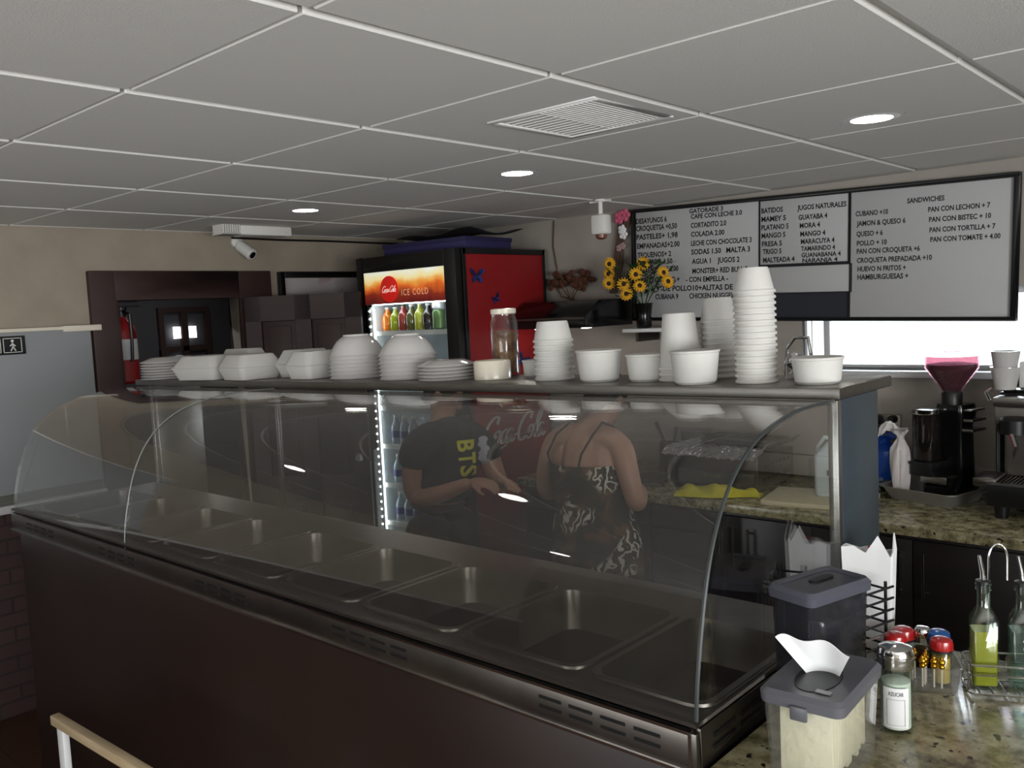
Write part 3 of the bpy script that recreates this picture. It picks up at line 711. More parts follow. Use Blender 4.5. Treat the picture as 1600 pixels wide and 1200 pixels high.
def script_logo(M4, r=.035):
    """Flowing white script, one unit high, about 2.9 wide."""
    mb = MB(); sh = Matrix(((1, .35), (0, 1)))
    def S_(pts, ox, s=1, rr=r): stroke(mb, [sh @ Vector((ox+x*s, y*s)) for x, y in pts], M4, rr)
    bigC = [(.62, .74), (.66, .95), (.45, 1.0), (.2, .8), (.06, .45), (.1, .12), (.3, 0), (.52, .12), (.7, .34)]
    oo = [(.28, .5), (.1, .42), (.03, .2), (.12, .02), (.28, .08), (.36, .28), (.3, .48), (.42, .42), (.52, .44)]
    cc = [(.36, .42), (.26, .5), (.1, .38), (.05, .18), (.14, .02), (.3, .06), (.44, .2)]
    aa = [(.34, .46), (.2, .5), (.06, .34), (.05, .1), (.16, .01), (.3, .16), (.38, .48), (.34, .14), (.42, .02), (.54, .14)]
    ll = [(0, .12), (.2, .5), (.34, .92), (.24, 1.02), (.12, .7), (.08, .2), (.16, .02), (.32, .12)]
    S_(bigC, 0, 1, r*1.25); S_(oo, .52); S_(cc, .92); S_(aa, 1.2)
    S_([(0, .24), (.2, .27)], 1.68)
    S_(bigC, 1.86, 1, r*1.25); S_(oo, 2.4); S_(ll, 2.78); S_(aa, 2.98)
    S_([(.05, -.12), (.5, -.02), (.9, -.16), (1.25, -.05)], .1, 1, r*.8)
    return mb
DCX, DCZ = -3.785, 1.945
MX = Matrix.Translation((DCX, FY0+.0065, DCZ)) @ Matrix.Rotation(R(90), 4, 'X')
disc = fpart(MB().lathe([(.073, -.0015), (.073, .004), (.068, .006)], 40, M=MX), 'red_disc', mat('backlit_red_disc', lin(206, 34, 28), .4, emit=lin(206, 34, 28), strength=.35), hd)
glow_white = mat('backlit_white_script', lin(238, 234, 226), .5, emit=lin(238, 234, 226), strength=.4)
lg = script_logo(Matrix.Translation((DCX-.058, FY0-.0012, DCZ-.016)) @ Matrix.Scale(.034, 4))
fpart(lg, 'script_logo', glow_white, hd, smooth=False)
q = text_mb('ICE COLD', .215, .036, bold=0, spacing=1.25); lt = MB().add(q.v, q.f, Matrix.Translation((DCX+.1, FY0+.0072, 1.905)))
fpart(lt, 'header_lettering', mat('backlit_pale_letters', lin(232, 190, 150), .5, emit=lin(232, 190, 150), strength=.35), hd, smooth=False)
# white script decal on the red side
MS = Matrix.Translation((FX1+.0014, 3.335, 1.07)) @ Matrix.Rotation(R(90), 4, 'Z') @ Matrix.Rotation(R(0), 4, 'X') @ Matrix.Scale(.15, 4)
fpart(script_logo(MS, .05), 'side_decal', M['paper'], smooth=False)
# light strip and shelves
st = MB(); dots = MB()
st.box(FX0+.058, FX0+.072, FY0+.03, FY0+.045, .32, 1.85)
for k in range(34):
    dots.sphere((FX0+.065, FY0+.029, .36+k*.0445), .0065, 8, 6)
ls = fpart(st, 'light_strip', M['white_plastic'])
fpart(dots, 'light_dots', mat('lit_led_dots', (1, 1, 1, 1), .5, emit=(.85, .93, 1, 1), strength=5), ls)
for xx in (FX0+.054, FX1-.064):
    fpart(MB().cyl((xx, FY0+.062, .33), (xx, FY0+.062, 1.84), .008, 10), 'fill_tube', mat('lit_fill_tube', (1, 1, 1, 1), .5, emit=(.85, .95, 1, 1), strength=9))  # tubes added to light the bottles beyond what the dots give
fpart(MB().box(FX0+.07, FX1-.1, FY0+.055, FY0+.07, 1.86, 1.872), 'fill_tube', bpy.data.materials['lit_fill_tube'])
SHZ = [1.705, 1.5, 1.27, 1.045, .815, .59]
for z in SHZ:
    b = MB()
    for k in range(14): b.cyl((FX0+.06+k*.05, FY0+.08, z-.004), (FX0+.06+k*.05, FY1-.07, z-.004), .003, 6)
    b.box(FX0+.052, FX1-.052, FY0+.07, FY0+.08, z-.02, z+.006)
    fpart(b, 'wire_shelf', M['white_plastic'])
# drinks on the shelves, each its own thing
def bottle(name, label, loc, col, cap, h=.155, r=.03, kind='bottle', group=None, full=.9, labelcol=None, opaque=False):
    t = thing(name, label, 'drink', loc, 0, group)
    if kind == 'can':
        MB().lathe([(r*.8, 0), (r, .008), (r, h-.012), (r*.82, h)], 20).build('can_body', mat('can_'+name, col, .3, .4), t)
        MB().lathe([(r*.8, h), (r*.72, h+.002)], 20).build('can_lid', M['chrome'], t)
        return t
    MB().lathe([(r*.9, 0), (r, .006), (r, h*.55), (r*.85, h*.66), (r*.42, h*.82), (r*.38, h*.93)], 20).build('bottle_body', mat('drink_'+name, col, .15, coat=.4), t)
    MB().lathe([(r*.44, h*.92), (r*.44, h)], 16).build('cap', cap, t)
    if labelcol: MB().lathe([(r*1.02, h*.22), (r*1.02, h*.46)], 20, cap0=False, cap1=False).build('paper_label', mat('label_'+name, labelcol, .5), t)
    return t
z0 = SHZ[0]+.0065
rowA = [('orange_drink', 'orange juice drink bottle, first from the left on the cooler shelf under the header', (224, 120, 24), M['white_plastic'], .135), ('green_drink', 'yellow-green drink bottle beside the orange one in the cooler', (150, 164, 30), M['white_plastic'], .135),
        ('red_drink', 'clear red drink bottle in the middle of the cooler top shelf', (150, 56, 46), M['leaf'], .15), ('olive_drink', 'dark olive drink bottle right of the red one in the cooler', (90, 88, 40), M['white_plastic'], .145),
        ('lime_drink', 'tall lime drink bottle with white cap in the cooler', (168, 172, 58), M['white_plastic'], .152), ('dark_drink', 'black drink bottle with white cap beside the lime one in the cooler', (38, 34, 32), M['white_plastic'], .145)]
for k, (nm, lb, c, cap, h) in enumerate(rowA):
    bottle(nm, lb, (FX0+.09+k*.0695, FY0+.14, z0), lin(*c), cap, h, .0335)
bottle('white_can', 'white can standing on the green can at the right of the cooler shelf', (FX0+.53, FY0+.13, z0+.1085), lin(214, 214, 212), None, .074, .035, 'can')
bottle('green_can', 'green and black can under the white can at the right of the cooler shelf', (FX0+.53, FY0+.13, z0), lin(96, 122, 74), None, .106, .035, 'can')
for s, nmz in ((3, 'upper'), (4, 'middle'), (5, 'lowest')):
    for k in range(4):
        bottle('water_bottle', 'blue-labelled water bottle, %s from the light strip on the %s lower cooler shelf' % (['first', 'second', 'third', 'fourth'][k], nmz), (FX0+.12+k*.075, FY0+.13, SHZ[s]+.0065), lin(150, 166, 178), M['white_plastic'], .165, .031, labelcol=lin(40, 52, 130), group='water bottles on the lower cooler shelves')
# butterflies stuck on the red side
def butterfly(loc, label, s, rz):
    t = thing('butterfly_sticker', label, 'sticker', loc, 0, 'blue butterflies on the red cooler side')
    t.rotation_euler = (R(rz), 0, 0)
    for m_ in (1, -1):
        b = MB()
        for poly in ([(0, 0), (.4, .55), (.85, .75), (.95, .45), (.6, .05), (.1, -.05)], [(0, -.02), (.5, -.05), (.7, -.35), (.5, -.7), (.2, -.55), (.02, -.15)]):
            n = len(poly); v = [(0.0015+.18*s*abs(y), m_*y*s, z*s) for y, z in poly]; v += [(x+.0015, y, z) for x, y, z in v]
            b.add(v, [tuple(range(n)), tuple(range(n, 2*n))[::-1]]+[(i, (i+1) % n, n+(i+1) % n, n+i) for i in range(n)])
        b.build('wing', mat('blue_wing', lin(34, 60, 150), .4, noise=(60, lin(14, 20, 50), .45, .6)), t)
    MB().sphere((.004, 0, -.05*s), .09*s, 8, 6, (.5, .8, 4)).build('body', M['black'], t)
    return t
butterfly((FX1+.0015, 3.36, 1.985), 'large blue butterfly near the top of the red cooler side', .055, 0)
butterfly((FX1+.0015, 3.50, 1.862), 'small blue butterfly in the middle of the red cooler side', .034, 25)
butterfly((FX1+.0015, 3.70, 1.515), 'blue butterfly low on the red cooler side, above the foam cups', .05, -30)
# items lying on top of the cooler
t = thing('purple_box', 'long flat purple box lying on top of the drinks cooler', 'box', (-3.62, 3.55, FH+.001), R(4))
MB().box(-.34, .28, -.2, .2, 0, .06).build('box_body', mat('purple_card', lin(50, 44, 92), .6), t, bevel=.004)
MB().box(-.345, .285, -.205, .205, .05, .072).build('lid', mat('purple_card_dark', lin(40, 36, 74), .6), t, bevel=.003)
t = thing('folded_sheet', 'dark folded plastic sheet on the purple box above the cooler', 'sheet', (-3.58, 3.57, FH+.09), R(-6))
MB().grid(lambda u, v: ((u-.5)*.7, (v-.5)*.36, .012+.01*math.sin(u*9+v*4)+.008*math.cos(v*7)), 16, 10, .004).build('folds', mat('dark_sheet', lin(46, 44, 44), .5), t)
# ------------------------------------------------------------------ black hood, shelf, flowers by the back wall
t = thing('range_hood', 'long black hood shelf on the back wall between the cooler and the vase', 'hood', (-2.93, YB-.002, 1.69))
MB().add([(x, y, z) for x in (-.27, .24) for y, z in ((0, 0), (-.42, 0), (-.42, .06), (-.30, .14), (0, .14))], [(0, 1, 2, 3, 4), (9, 8, 7, 6, 5)]+[(i, (i+1) % 5, 5+(i+1) % 5, 5+i) for i in range(5)]).build('canopy', M['black_gloss'], t, bevel=.004)
for x in (-.2, .12): MB().box(x, x+.035, -.30, -.26, -.006, 0).build('under_lamp', M['lamp'], t)
MB().box(-.26, .23, -.424, -.42, .045, .055).build('trim_strip', M['steel_dark'], t)
t = thing('wall_shelf', 'small grey wall shelf under the black flower vase', 'shelf', (-2.44, YB-.002, 1.655))
MB().box(-.14, .12, -.26, 0, 0, .018).build('plank', M['grid'], t, bevel=.002)
MB().box(-.1, -.085, -.2, 0, -.05, 0).box(.07, .085, -.2, 0, -.05, 0).build('bracket', M['steel_dark'], t)
vx, vy, vz = -2.50, 3.80, 1.675
t = thing('flower_vase', 'tall black vase of sunflowers beside the menu board', 'vase', (vx, vy, vz))
MB().lathe([(.035, 0), (.04, .01), (.038, .06), (.046, .12), (.05, .125), (.044, .125), (.034, .06), (.03, .015)], 24, cap1=True).build('vase_body', M['black_gloss'], t)
lf = MB(); random.seed(3)
for k in range(130):
    a = random.uniform(0, 2*PI); rr = random.uniform(.0, .165); zz = .16+random.uniform(0, .17)
    p = Vector((math.cos(a)*rr*1.15, math.sin(a)*rr*.6, zz))
    d = Vector((math.cos(a+random.uniform(-.8, .8)), math.sin(a), random.uniform(-.2, .8))).normalized(); s = d.cross(Vector((0, 0, 1))).normalized()*.013; L = random.uniform(.035, .06)
    n = d.cross(s).normalized()*.0012
    lf.add([p, p+d*L*.45+s, p+d*L, p+d*L*.45-s, p+n, p+d*L*.45+s+n, p+d*L+n, p+d*L*.45-s+n], [(0, 1, 2, 3), (7, 6, 5, 4), (0, 4, 5, 1), (1, 5, 6, 2), (2, 6, 7, 3), (3, 7, 4, 0)])
for k in range(9):
    a = 2*PI*k/9; lf.tube([(0, 0, .02), (math.cos(a)*.02, math.sin(a)*.015, .12), (math.cos(a)*.13, math.sin(a)*.05, .28)], .0025, 5)
o = lf.build('flower_foliage', M['leaf'], smooth=False); o.location = (vx, vy, vz)
tag(o, 'mass of green stems and leaves filling the black sunflower vase', 'foliage', kind='stuff')
FL = [((-.165, -.05, .335), 'upper left sunflower of the vase, highest on that side'), ((-.16, -.07, .235), 'lower left sunflower of the vase, facing forward'), ((-.055, -.09, .225), 'sunflower left of centre in the vase, facing forward'), ((-.04, -.09, .175), 'lowest sunflower, just above the vase rim'), ((.02, -.09, .27), 'large sunflower at the centre of the vase bunch'),
      ((.02, -.02, .325), 'top sunflower in the middle of the vase bunch'), ((.04, -.09, .212), 'sunflower below the large centre one, at right'), ((.185, -.06, .225), 'sunflower at the right of the vase in front of the menu lettering'), ((.155, -.05, .27), 'rearmost sunflower at the right of the vase'), ((-.18, -.04, .285), 'sunflower at the far left edge of the vase bunch')]
def sunflower():
    t = thing('sunflower', 'x', 'flower', (0, 0, 0), 0, 'yellow sunflowers in the black vase')
    b = MB()
    for ring, (n, r0, L, w_, ty) in enumerate(((14, .008, .03, .0075, .003), (12, .008, .024, .007, -.004))):
        for k in range(n):
            a = 2*PI*(k+.5*ring)/n; d = Vector((math.cos(a), 0, math.sin(a))); s = Vector((-math.sin(a), 0, math.cos(a)))*w_; y = Vector((0, ty, 0)); c = Vector((0, .0012, 0))
            q = [d*r0+y, d*(r0+L*.5)+s+y*2, d*(r0+L)+y*.2, d*(r0+L*.5)-s+y*2]
            b.add(q+[v+c for v in q], [(0, 1, 2, 3), (7, 6, 5, 4), (0, 4, 5, 1), (1, 5, 6, 2), (2, 6, 7, 3), (3, 7, 4, 0)])
    b.build('petals', M['petal'], t, smooth=False)
    MB().sphere((0, -.003, 0), .012, 12, 8, (1, .6, 1)).build('centre', M['seed'], t)
    return t
s0 = None
for k, (p, lb) in enumerate(FL):
    loc = (vx+p[0], vy+p[1], vz+p[2])
    if s0 is None: s0 = sunflower(); s0.location = loc; s0['label'] = lb; t = s0
    else: t = dup(s0, loc, 0, lb)
    t.rotation_euler = (R(random.uniform(-25, 15)), 0, R(35+p[0]*150+random.uniform(-12, 12)))
# dried brown flowers and their trailing wire
t = thing('dried_flowers', 'bunch of dried brown flowers on the cream wall above the black hood', 'dried flowers', (-3.07, YB-.02, 1.86))
b = MB()
for k in range(70):
    a = random.uniform(0, 2*PI); u = random.choice((-.075, .07)); r_ = random.uniform(0, .075)
    b.sphere((u+r_*math.cos(a), random.uniform(-.06, 0), .08+r_*.75*math.sin(a)), random.uniform(.012, .022), 7, 5, (1.2, .6, .9))
b.build('blossoms', M['dry'], t)
b = MB()
for u in (-.09, -.05, .05, .09): b.tube([(0, -.02, -.03), (u*.4, -.025, .02), (u, -.02, .08)], .003, 5)
b.build('stems', M['twig'], t)
tag(MB().tube([(-3.20, YB-.01, 2.295), (-3.215, YB-.008, 2.15), (-3.19, YB-.01, 2.02), (-3.215, YB-.008, 1.95), (-3.16, YB-.02, 1.86), (-3.07, YB-.02, 1.84)], .0035, 6).build('hanging_wire', M['twig']), 'thin brown wire hanging down the wall behind the dried flowers', 'wire')
t = thing('flower_garland', 'dried twig garland with pink and white blossoms left of the menu board', 'garland', (-2.765, YB-.012, 1.86))
b = MB()
for s in (-.012, 0, .015, .028): b.tube([(-.03+s, -.02, -.0), (.0+s*1.5, -.015, .16), (.03+s, -.02, .3), (.05+s*2, -.012, .42)], .006, 6)
b.build('twigs', M['twig'], t)
def blossoms(name, pts, m, s):
    b = MB()
    for (x, z) in pts:
        for k in range(5):
            a = 2*PI*k/5; b.sphere((x+s*.8*math.cos(a), -.03, z+s*.8*math.sin(a)), s*.62, 8, 6, (1, .4, 1))
        b.sphere((x, -.034, z), s*.4, 8, 6)
    b.build(name, m, t)
blossoms('pink_blossom', [(.075, .41), (.04, .40)], M['pink'], .026)
blossoms('white_blossom', [(.055, .335), (.062, .31)], M['paper'], .02)
blossoms('pale_blossom', [(.055, .25), (.03, .24)], mat('pale_pink', lin(168, 140, 138), .7), .014)

# ------------------------------------------------------------------ on the back counter
# toaster oven with foil
t = thing('toaster_oven', 'grey steel toaster oven on the back worktop with foil over its top', 'toaster oven', (-1.965, 3.66, BZ))
MB().box(-.225, .225, -.17, .19, .012, .16).build('body', M['steel_dark'], t, bevel=.006)
MB().box(-.17, .21, -.185, -.171, .02, .085).build('dark_front', mat('dark_grey_front', lin(52, 54, 54), .3), t, bevel=.003)
MB().box(-.03, .05, -.1865, -.185, .06, .073).build('badge', M['steel'], t)
b = MB()
for i in range(2):
    for j in range(7): b.box(.225, .2265, -.12+j*.04, -.1+j*.04, .05+i*.06, .062+i*.06)
b.build('side_vents', M['black'], t)
MB().box(-.21, -.18, -.15, -.12, 0, .012).box(.18, .21, -.15, -.12, 0, .012).box(-.21, -.18, .14, .17, 0, .012).box(.18, .21, .14, .17, 0, .012).build('foot', M['rubber'], t)
random.seed(5)
nz = [[random.uniform(-1, 1) for _ in range(60)] for _ in range(60)]
def foil_fn(u, v):
    i, j = min(int(u*48), 58), min(int(v*34), 58); n = nz[i][j]
    x = -.245+u*.5; y = -.2+v*.41
    z = .178+.004*n
    if v < .1: z -= (.1-v)*.28+.004*abs(n)
    if u > .93: z += (u-.93)*.5
    return (x+.003*n, y, z)
o = MB().grid(foil_fn, 48, 34, .001).build('foil_sheet', M['foil'], smooth=False); o.location = (-1.965, 3.66, BZ+.002)
tag(o, 'crinkled sheet of foil laid over the grey toaster oven', 'foil')
t = thing('baking_tray', 'dark flat baking tray resting on the foil of the toaster oven', 'tray', (-1.92, 3.72, BZ+.188))
MB().loft([rrect(0, 0, .17, .1, .02, 0), rrect(0, 0, .18, .11, .02, .02), rrect(0, 0, .175, .105, .02, .02), rrect(0, 0, .165, .095, .02, .004)]).build('tray', M['steel_dark'], t)
# yellow cloth
def cloth_fn(u, v):
    w_ = .13+.05*math.sin(u*5+.6); x = -.18+u*.36; y = (v-.5)*w_+.015*math.sin(u*8)
    z = .006+(.028+.022*math.sin(u*7+1)**2+.03*max(0, u-.72)*3)*math.sin(PI*v)**.8*math.sin(PI*min(1, u*1.02+.02))**.5+.006*math.sin(u*23+v*9)*math.sin(PI*v)
    return (x, y, max(z, .004))
o = MB().grid(cloth_fn, 44, 16, .003).build('yellow_cloth', M['yellow_cloth']); o.location = (-1.875, 3.385, BZ+.001); o.rotation_euler = (0, 0, R(17))
tag(o, 'crumpled bright yellow cloth on the worktop in front of the toaster oven', 'cloth')
# cutting boards
t = thing('cutting_board', 'large cream cutting board on the worktop by the steel end panel', 'cutting board', (-1.47, 3.50, BZ), R(10))
MB().prism([p[:2] for p in rrect(0, 0, .21, .15, .015, 0)], 0, .018).build('board', M['board_cream'], t, bevel=.003)
t = thing('dark_board', 'dark square slate board on the worktop beside the bare arm', 'board', (-2.33, 3.50, BZ), R(24))
MB().prism([p[:2] for p in rrect(0, 0, .1, .13, .012, 0)], 0, .014).build('board', mat('dark_slate', lin(70, 62, 56), .5), t, bevel=.003)
MB().prism([p[:2] for p in rrect(0, 0, .075, .1, .008, 0)], .014, .017).build('recess', mat('dark_slate_inner', lin(58, 52, 48), .4), t)
# white plastic jug with square marks
t = thing('milk_jug', 'translucent white plastic jug with small printed icons on the cutting board', 'jug', (-1.43, 3.56, BZ+.019), R(10))
MB().loft([rrect(0, 0, .07, .05, .02, .0), rrect(0, 0, .075, .055, .02, .01), rrect(0, 0, .075, .055, .02, .17), rrect(.02, 0, .05, .045, .02, .22), rrect(.03, 0, .022, .022, .02, .245), rrect(.03, 0, .02, .02, .019, .26)]).build('jug_body', mat('milky_plastic', lin(206, 216, 216), .4, sss=.2), t)
b = MB()
for cx, cz in ((-.01, .1), (.0, .062), (.028, .064)): b.box(cx-.011, cx+.011, -.0562, -.0548, cz-.011, cz+.011)
b.build('printed_icons', mat('print_grey', lin(92, 102, 104), .6), t)
MB().tube([(.02, .0, .232), (-.04, .0, .24), (-.066, .0, .2), (-.068, 0, .14)], .009).build('handle', mat('milky_handle', lin(200, 210, 210), .4), t)
MB().lathe([(.018, .26), (.018, .278)], 16, c=(.03, 0, 0)).build('cap', M['white_plastic'], t)
t = thing('glass_stack', 'clear drinking glass upside down behind the white jug', 'glass', (-1.60, 3.78, BZ))
MB().lathe([(.036, 0), (.036, .12), (.03, .125), (.0345, .118), (.033, .002)], 20, cap0=False).build('glass_body', M['glass'], t)
# knife block / utensils
t = thing('utensil_holder', 'grey metal utensil holder on the back worktop', 'utensil holder', (-2.36, 3.78, BZ))
MB().lathe([(.055, 0), (.055, .15), (.051, .15), (.05, .006)], 24).build('holder', M['steel_dark'], t)
for (a, b_, h, m, lb, nm, cat) in ((-.02, -.07, .235, 'black', 'black handled knife leaning in the grey utensil holder', 'knife', 'knife'), (.02, .05, .215, 'steel_dark', 'steel spatula standing in the grey utensil holder', 'spatula', 'spatula')):
    u = thing(nm, lb, cat, (-2.36, 3.78, BZ+.012))
    MB().tube([(a*.3, 0, 0), (a, 0, .12), (b_, -.01, h)], [.005, .006, .011], 8).build('handle', M[m], u)
    MB().box(a*.3-.006, a*.3+.006, -.002, .002, -.004, .06).build('blade', M['steel'], u)
t = thing('napkin_box', 'grey metal box standing on the worktop behind the utensil holder', 'box', (-2.278, 3.902, BZ))
MB().box(-.06, .06, -.05, .05, 0, .2).build('box_body', M['steel_dark'], t, bevel=.004)
MB().box(-.035, .035, -.0515, -.05, .06, .16).build('front_slot', M['black'], t)
# round dark knobs on the wall and an outlet plate
t = thing('wall_outlet', 'dark double outlet with two round plugs on the wall left of the plastic bag', 'outlet', (-1.36, YB-.002, 1.20))
MB().box(-.06, .06, -.008, 0, -.05, .06).build('plate', M['steel_dark'], t, bevel=.003)
MB().lathe([(.022, 0), (.022, .03), (.014, .04)], 16, M=Matrix.Translation((-.035, -.008, .035)) @ Matrix.Rotation(R(90), 4, 'X')).lathe([(.018, 0), (.018, .03), (.012, .04)], 16, M=Matrix.Translation((.03, -.008, .04)) @ Matrix.Rotation(R(90), 4, 'X')).lathe([(.02, 0), (.02, .03), (.014, .04)], 16, M=Matrix.Translation((-.035, -.008, -.02)) @ Matrix.Rotation(R(90), 4, 'X')).build('plugs', M['black'], t)
MB().tube([(.03, -.045, .04), (.025, -.06, .0), (.0, -.05, -.08), (-.01, -.03, -.248)], .005).build('cord', M['black'], t)
# plastic bag, blue and white
random.seed(11)
def bag_mb(sx, sy, h, seed):
    random.seed(seed); ph = [random.uniform(0, 6.28) for _ in range(6)]
    rings = []
    for k in range(15):
        z = k/14; r_ = (math.sin(PI*min(1, z*1.02+.0))**.55*.5+.5)*(1 if z < .72 else max(.22, 1-(z-.72)*4.2)) if z < .9 else .22+(z-.9)*6
        ring = []
        for i in range(32):
            a = 2*PI*i/32; w_ = 1+.07*math.sin(3*a+ph[0]+z*3)+.05*math.sin(7*a+ph[1]-z*5)+.03*math.sin(13*a+ph[2])
            ring.append((math.cos(a)*sx*r_*w_, math.sin(a)*sy*r_*w_, z*h+.006*math.sin(5*a+ph[3])*(z > .05)))
        rings.append(ring)
    return MB().loft(rings)
t = thing('bread_bag', 'blue printed plastic bag of bread slumped beside the coffee grinder', 'bag', (-1.335, 3.85, BZ))
bag_mb(.085, .07, .235, 4).build('bag_body', mat('blue_print_bag', lin(24, 84, 190), .25, noise=(7, lin(200, 210, 220), .55, .62), coat=.4), t)
bag_mb(.07, .06, .07, 9).build('green_base', mat('green_print', lin(30, 74, 52), .3), t)
t = thing('plastic_bag', 'white knotted plastic bag between the blue bag and the coffee grinder', 'bag', (-1.213, 3.70, BZ+.0065))
bag_mb(.038, .045, .28, 21).build('bag_body', mat('white_film', lin(214, 206, 204), .35, sss=.3, coat=.3), t)
MB().grid(lambda u, v: (-.01-u*.07, .0+.03*(v-.5)*(1+u), .262+.03*math.sin(u*3)+.02*math.sin(v*9+u*5)), 12, 8, .0015).build('bag_handle', mat('white_film_fold', lin(218, 214, 212), .35, sss=.3), t)
# tray and coffee grinder
t = thing('roasting_pan', 'shallow aluminium pan holding the coffee grinder', 'pan', (-1.10, 3.755, BZ), R(-15))
MB().loft([rrect(0, 0, .13, .115, .03, 0), rrect(0, 0, .155, .14, .035, .055), rrect(0, 0, .17, .155, .04, .058), rrect(0, 0, .17, .155, .04, .055), rrect(0, 0, .157, .142, .035, .052), rrect(0, 0, .132, .117, .03, .004)]).build('pan', mat('cast_aluminium', lin(178, 176, 172), .5, .7, noise=(12, lin(160, 158, 154), .3, .7)), t)
t = thing('coffee_grinder', 'black coffee grinder with a pink bean hopper by the window', 'coffee grinder', (-1.04, 3.765, BZ+.0055), R(-15))
MB().loft([rrect(0, 0, .075, .085, .02, 0), rrect(0, 0, .075, .085, .02, .06), rrect(.01, .02, .055, .055, .02, .09), rrect(.01, .02, .05, .05, .02, .3), rrect(.01, .02, .06, .06, .02, .35), rrect(.01, .02, .055, .055, .02, .385)]).build('body', M['black_gloss'], t)
MB().lathe([(.052, .16), (.054, .165), (.054, .345), (.05, .35)], 28, c=(-.065, -.06, 0)).build('doser_chamber', sheet_glass('smoke_doser', (.25, .22, .22, 1), 1.5, .02, .15, (.05, .04, .04, 1)), t)
MB().lathe([(.058, .348), (.06, .352), (.06, .368), (.03, .374)], 28, c=(-.065, -.06, 0)).build('doser_lid', M['chrome'], t)
MB().lathe([(.048, .165), (.048, .22)], 20, c=(-.065, -.06, 0)).build('ground_coffee', M['seed'], t)
MB().box(-.103, -.01, -.12, -.02, .1, .158).box(-.107, -.09, -.125, -.1, .145, .158).build('doser_base', M['black'], t, bevel=.006)
MB().box(-.08, .03, -.085, -.03, .07, .1).build('portafilter_fork', M['steel'], t, bevel=.003)
MB().box(.05, .1, -.02, .08, .28, .29).box(.05, .1, -.02, .08, .32, .33).box(.045, .095, -.02, .08, .36, .368).build('adjust_fins', M['steel'], t, bevel=.002)
MB().lathe([(.038, .385), (.04, .43), (.034, .44)], 24, c=(.005, 0, 0)).build('neck', M['black'], t)
MB().lathe([(.036, .43), (.04, .445), (.088, .515), (.098, .53), (.1, .578), (.097, .578), (.095, .532), (.086, .518), (.036, .447)], 32, c=(.005, 0, 0), cap0=False, cap1=False).build('hopper', M['pink_plastic'], t)
MB().lathe([(.033, .44), (.037, .45), (.083, .516), (.092, .532), (.092, .545), (.05, .551)], 28, c=(.005, 0, 0)).build('coffee_beans', mat('coffee_beans', lin(34, 22, 18), .5, bump=(150, .8)), t)
MB().lathe([(.1, .578), (.1, .584), (.03, .588), (.03, .596), (.028, .598)], 32, c=(.005, 0, 0)).build('hopper_lid', M['pink_plastic'], t)
# espresso machine
t = thing('espresso_machine', 'black and steel espresso machine at the right end of the worktop', 'espresso machine', (-.505, 3.72, BZ))
ex = -.345
MB().box(ex, .345, -.02, .23, .04, .45).box(ex+.01, .335, -.02, .23, .45, .46).build('body', M['black_gloss'], t, bevel=.006)
MB().box(ex, .345, -.12, .23, .405, .44).box(ex, .345, -.09, -.02, .3, .404).build('top_panel', M['steel'], t, bevel=.006)
MB().box(ex+.02, .33, -.03, -.0205, .06, .3).build('splash_panel', M['steel_dark'], t)
for gx in (-.27, .02): MB().lathe([(.05, .31), (.05, .36), (.04, .37)], 24, c=(gx, -.13, 0)).build('group_head', M['black'], t)
for gx in (-.345, .33): MB().tube([(gx+.012, -.1, .34), (gx+.012, -.105, .2), (gx+.012, -.1, .16)], .005).build('steam_wand', M['black'], t)
MB().tube([(-.27, -.17, .31), (-.25, -.2, .27), (-.255, -.205, .23)], [.012, .01, .004]).build('tap', M['chrome'], t)
MB().box(ex-.05, ex+.03, -.2, -.05, .115, .15).build('side_tray', M['steel_dark'], t, bevel=.008)
tr = MB().box(ex+.0, .345, -.22, -.021, .05, .13).build('drip_tray', M['black'], t, bevel=.006)
g = MB().box(ex+.005, .34, -.22, -.205, .13, .138).box(ex+.005, .34, -.04, -.025, .13, .138).box(ex+.005, ex+.02, -.205, -.04, .13, .138).box(.325, .34, -.205, -.04, .13, .138)
for k in range(22): g.box(ex+.035+k*.013, ex+.041+k*.013, -.205, -.04, .131, .136)
g.build('drip_grille', M['steel'], tr)
for x in (ex+.04, .3):
    for y in (-.16, .18): MB().lathe([(.022, 0), (.028, .05)], 16, c=(x, y, 0)).build('foot', M['black'], t)
MB().tube([(ex-.01, -.12, .43), (ex-.02, -.13, .46), (ex-.005, -.11, .47)], .006).build('cup_rail', M['chrome'], t)
ez = BZ+.461
def tub(name, label, loc, r0, r1, h, m, group=None, wall=.003, rim=.003, cat='cup', seg=28):
    t = thing(name, label, cat, loc, 0, group)
    MB().lathe([(r0, 0), (r1, h-.004), (r1+rim, h-.003), (r1+rim, h), (r1-wall, h), (r0-wall, .004)], seg).build('cup_body' if cat == 'cup' else 'bowl_body', m, t)
    return t
tub('white_cup', 'lower of the two white cups on the espresso machine top', (-.83, 3.70, ez), .036, .05, .085, M['ceramic'], 'white cups on the espresso machine')
tub('white_cup', 'upper white cup nested in another on the espresso machine', (-.83, 3.70, ez+.06), .036, .05, .085, M['ceramic'], 'white cups on the espresso machine')
t = thing('paper_cup_stack', 'tall white cup holder standing behind the white cups at the right edge', 'cup holder', (-.745, 3.80, ez))
MB().box(-.05, .06, -.05, .05, 0, .1).build('base', M['white_plastic'], t, bevel=.006)
MB().loft([rrect(.01, 0, .036, .036, .03, .1), rrect(.01, 0, .04, .04, .034, .235)]).build('sleeve', M['paper'], t)

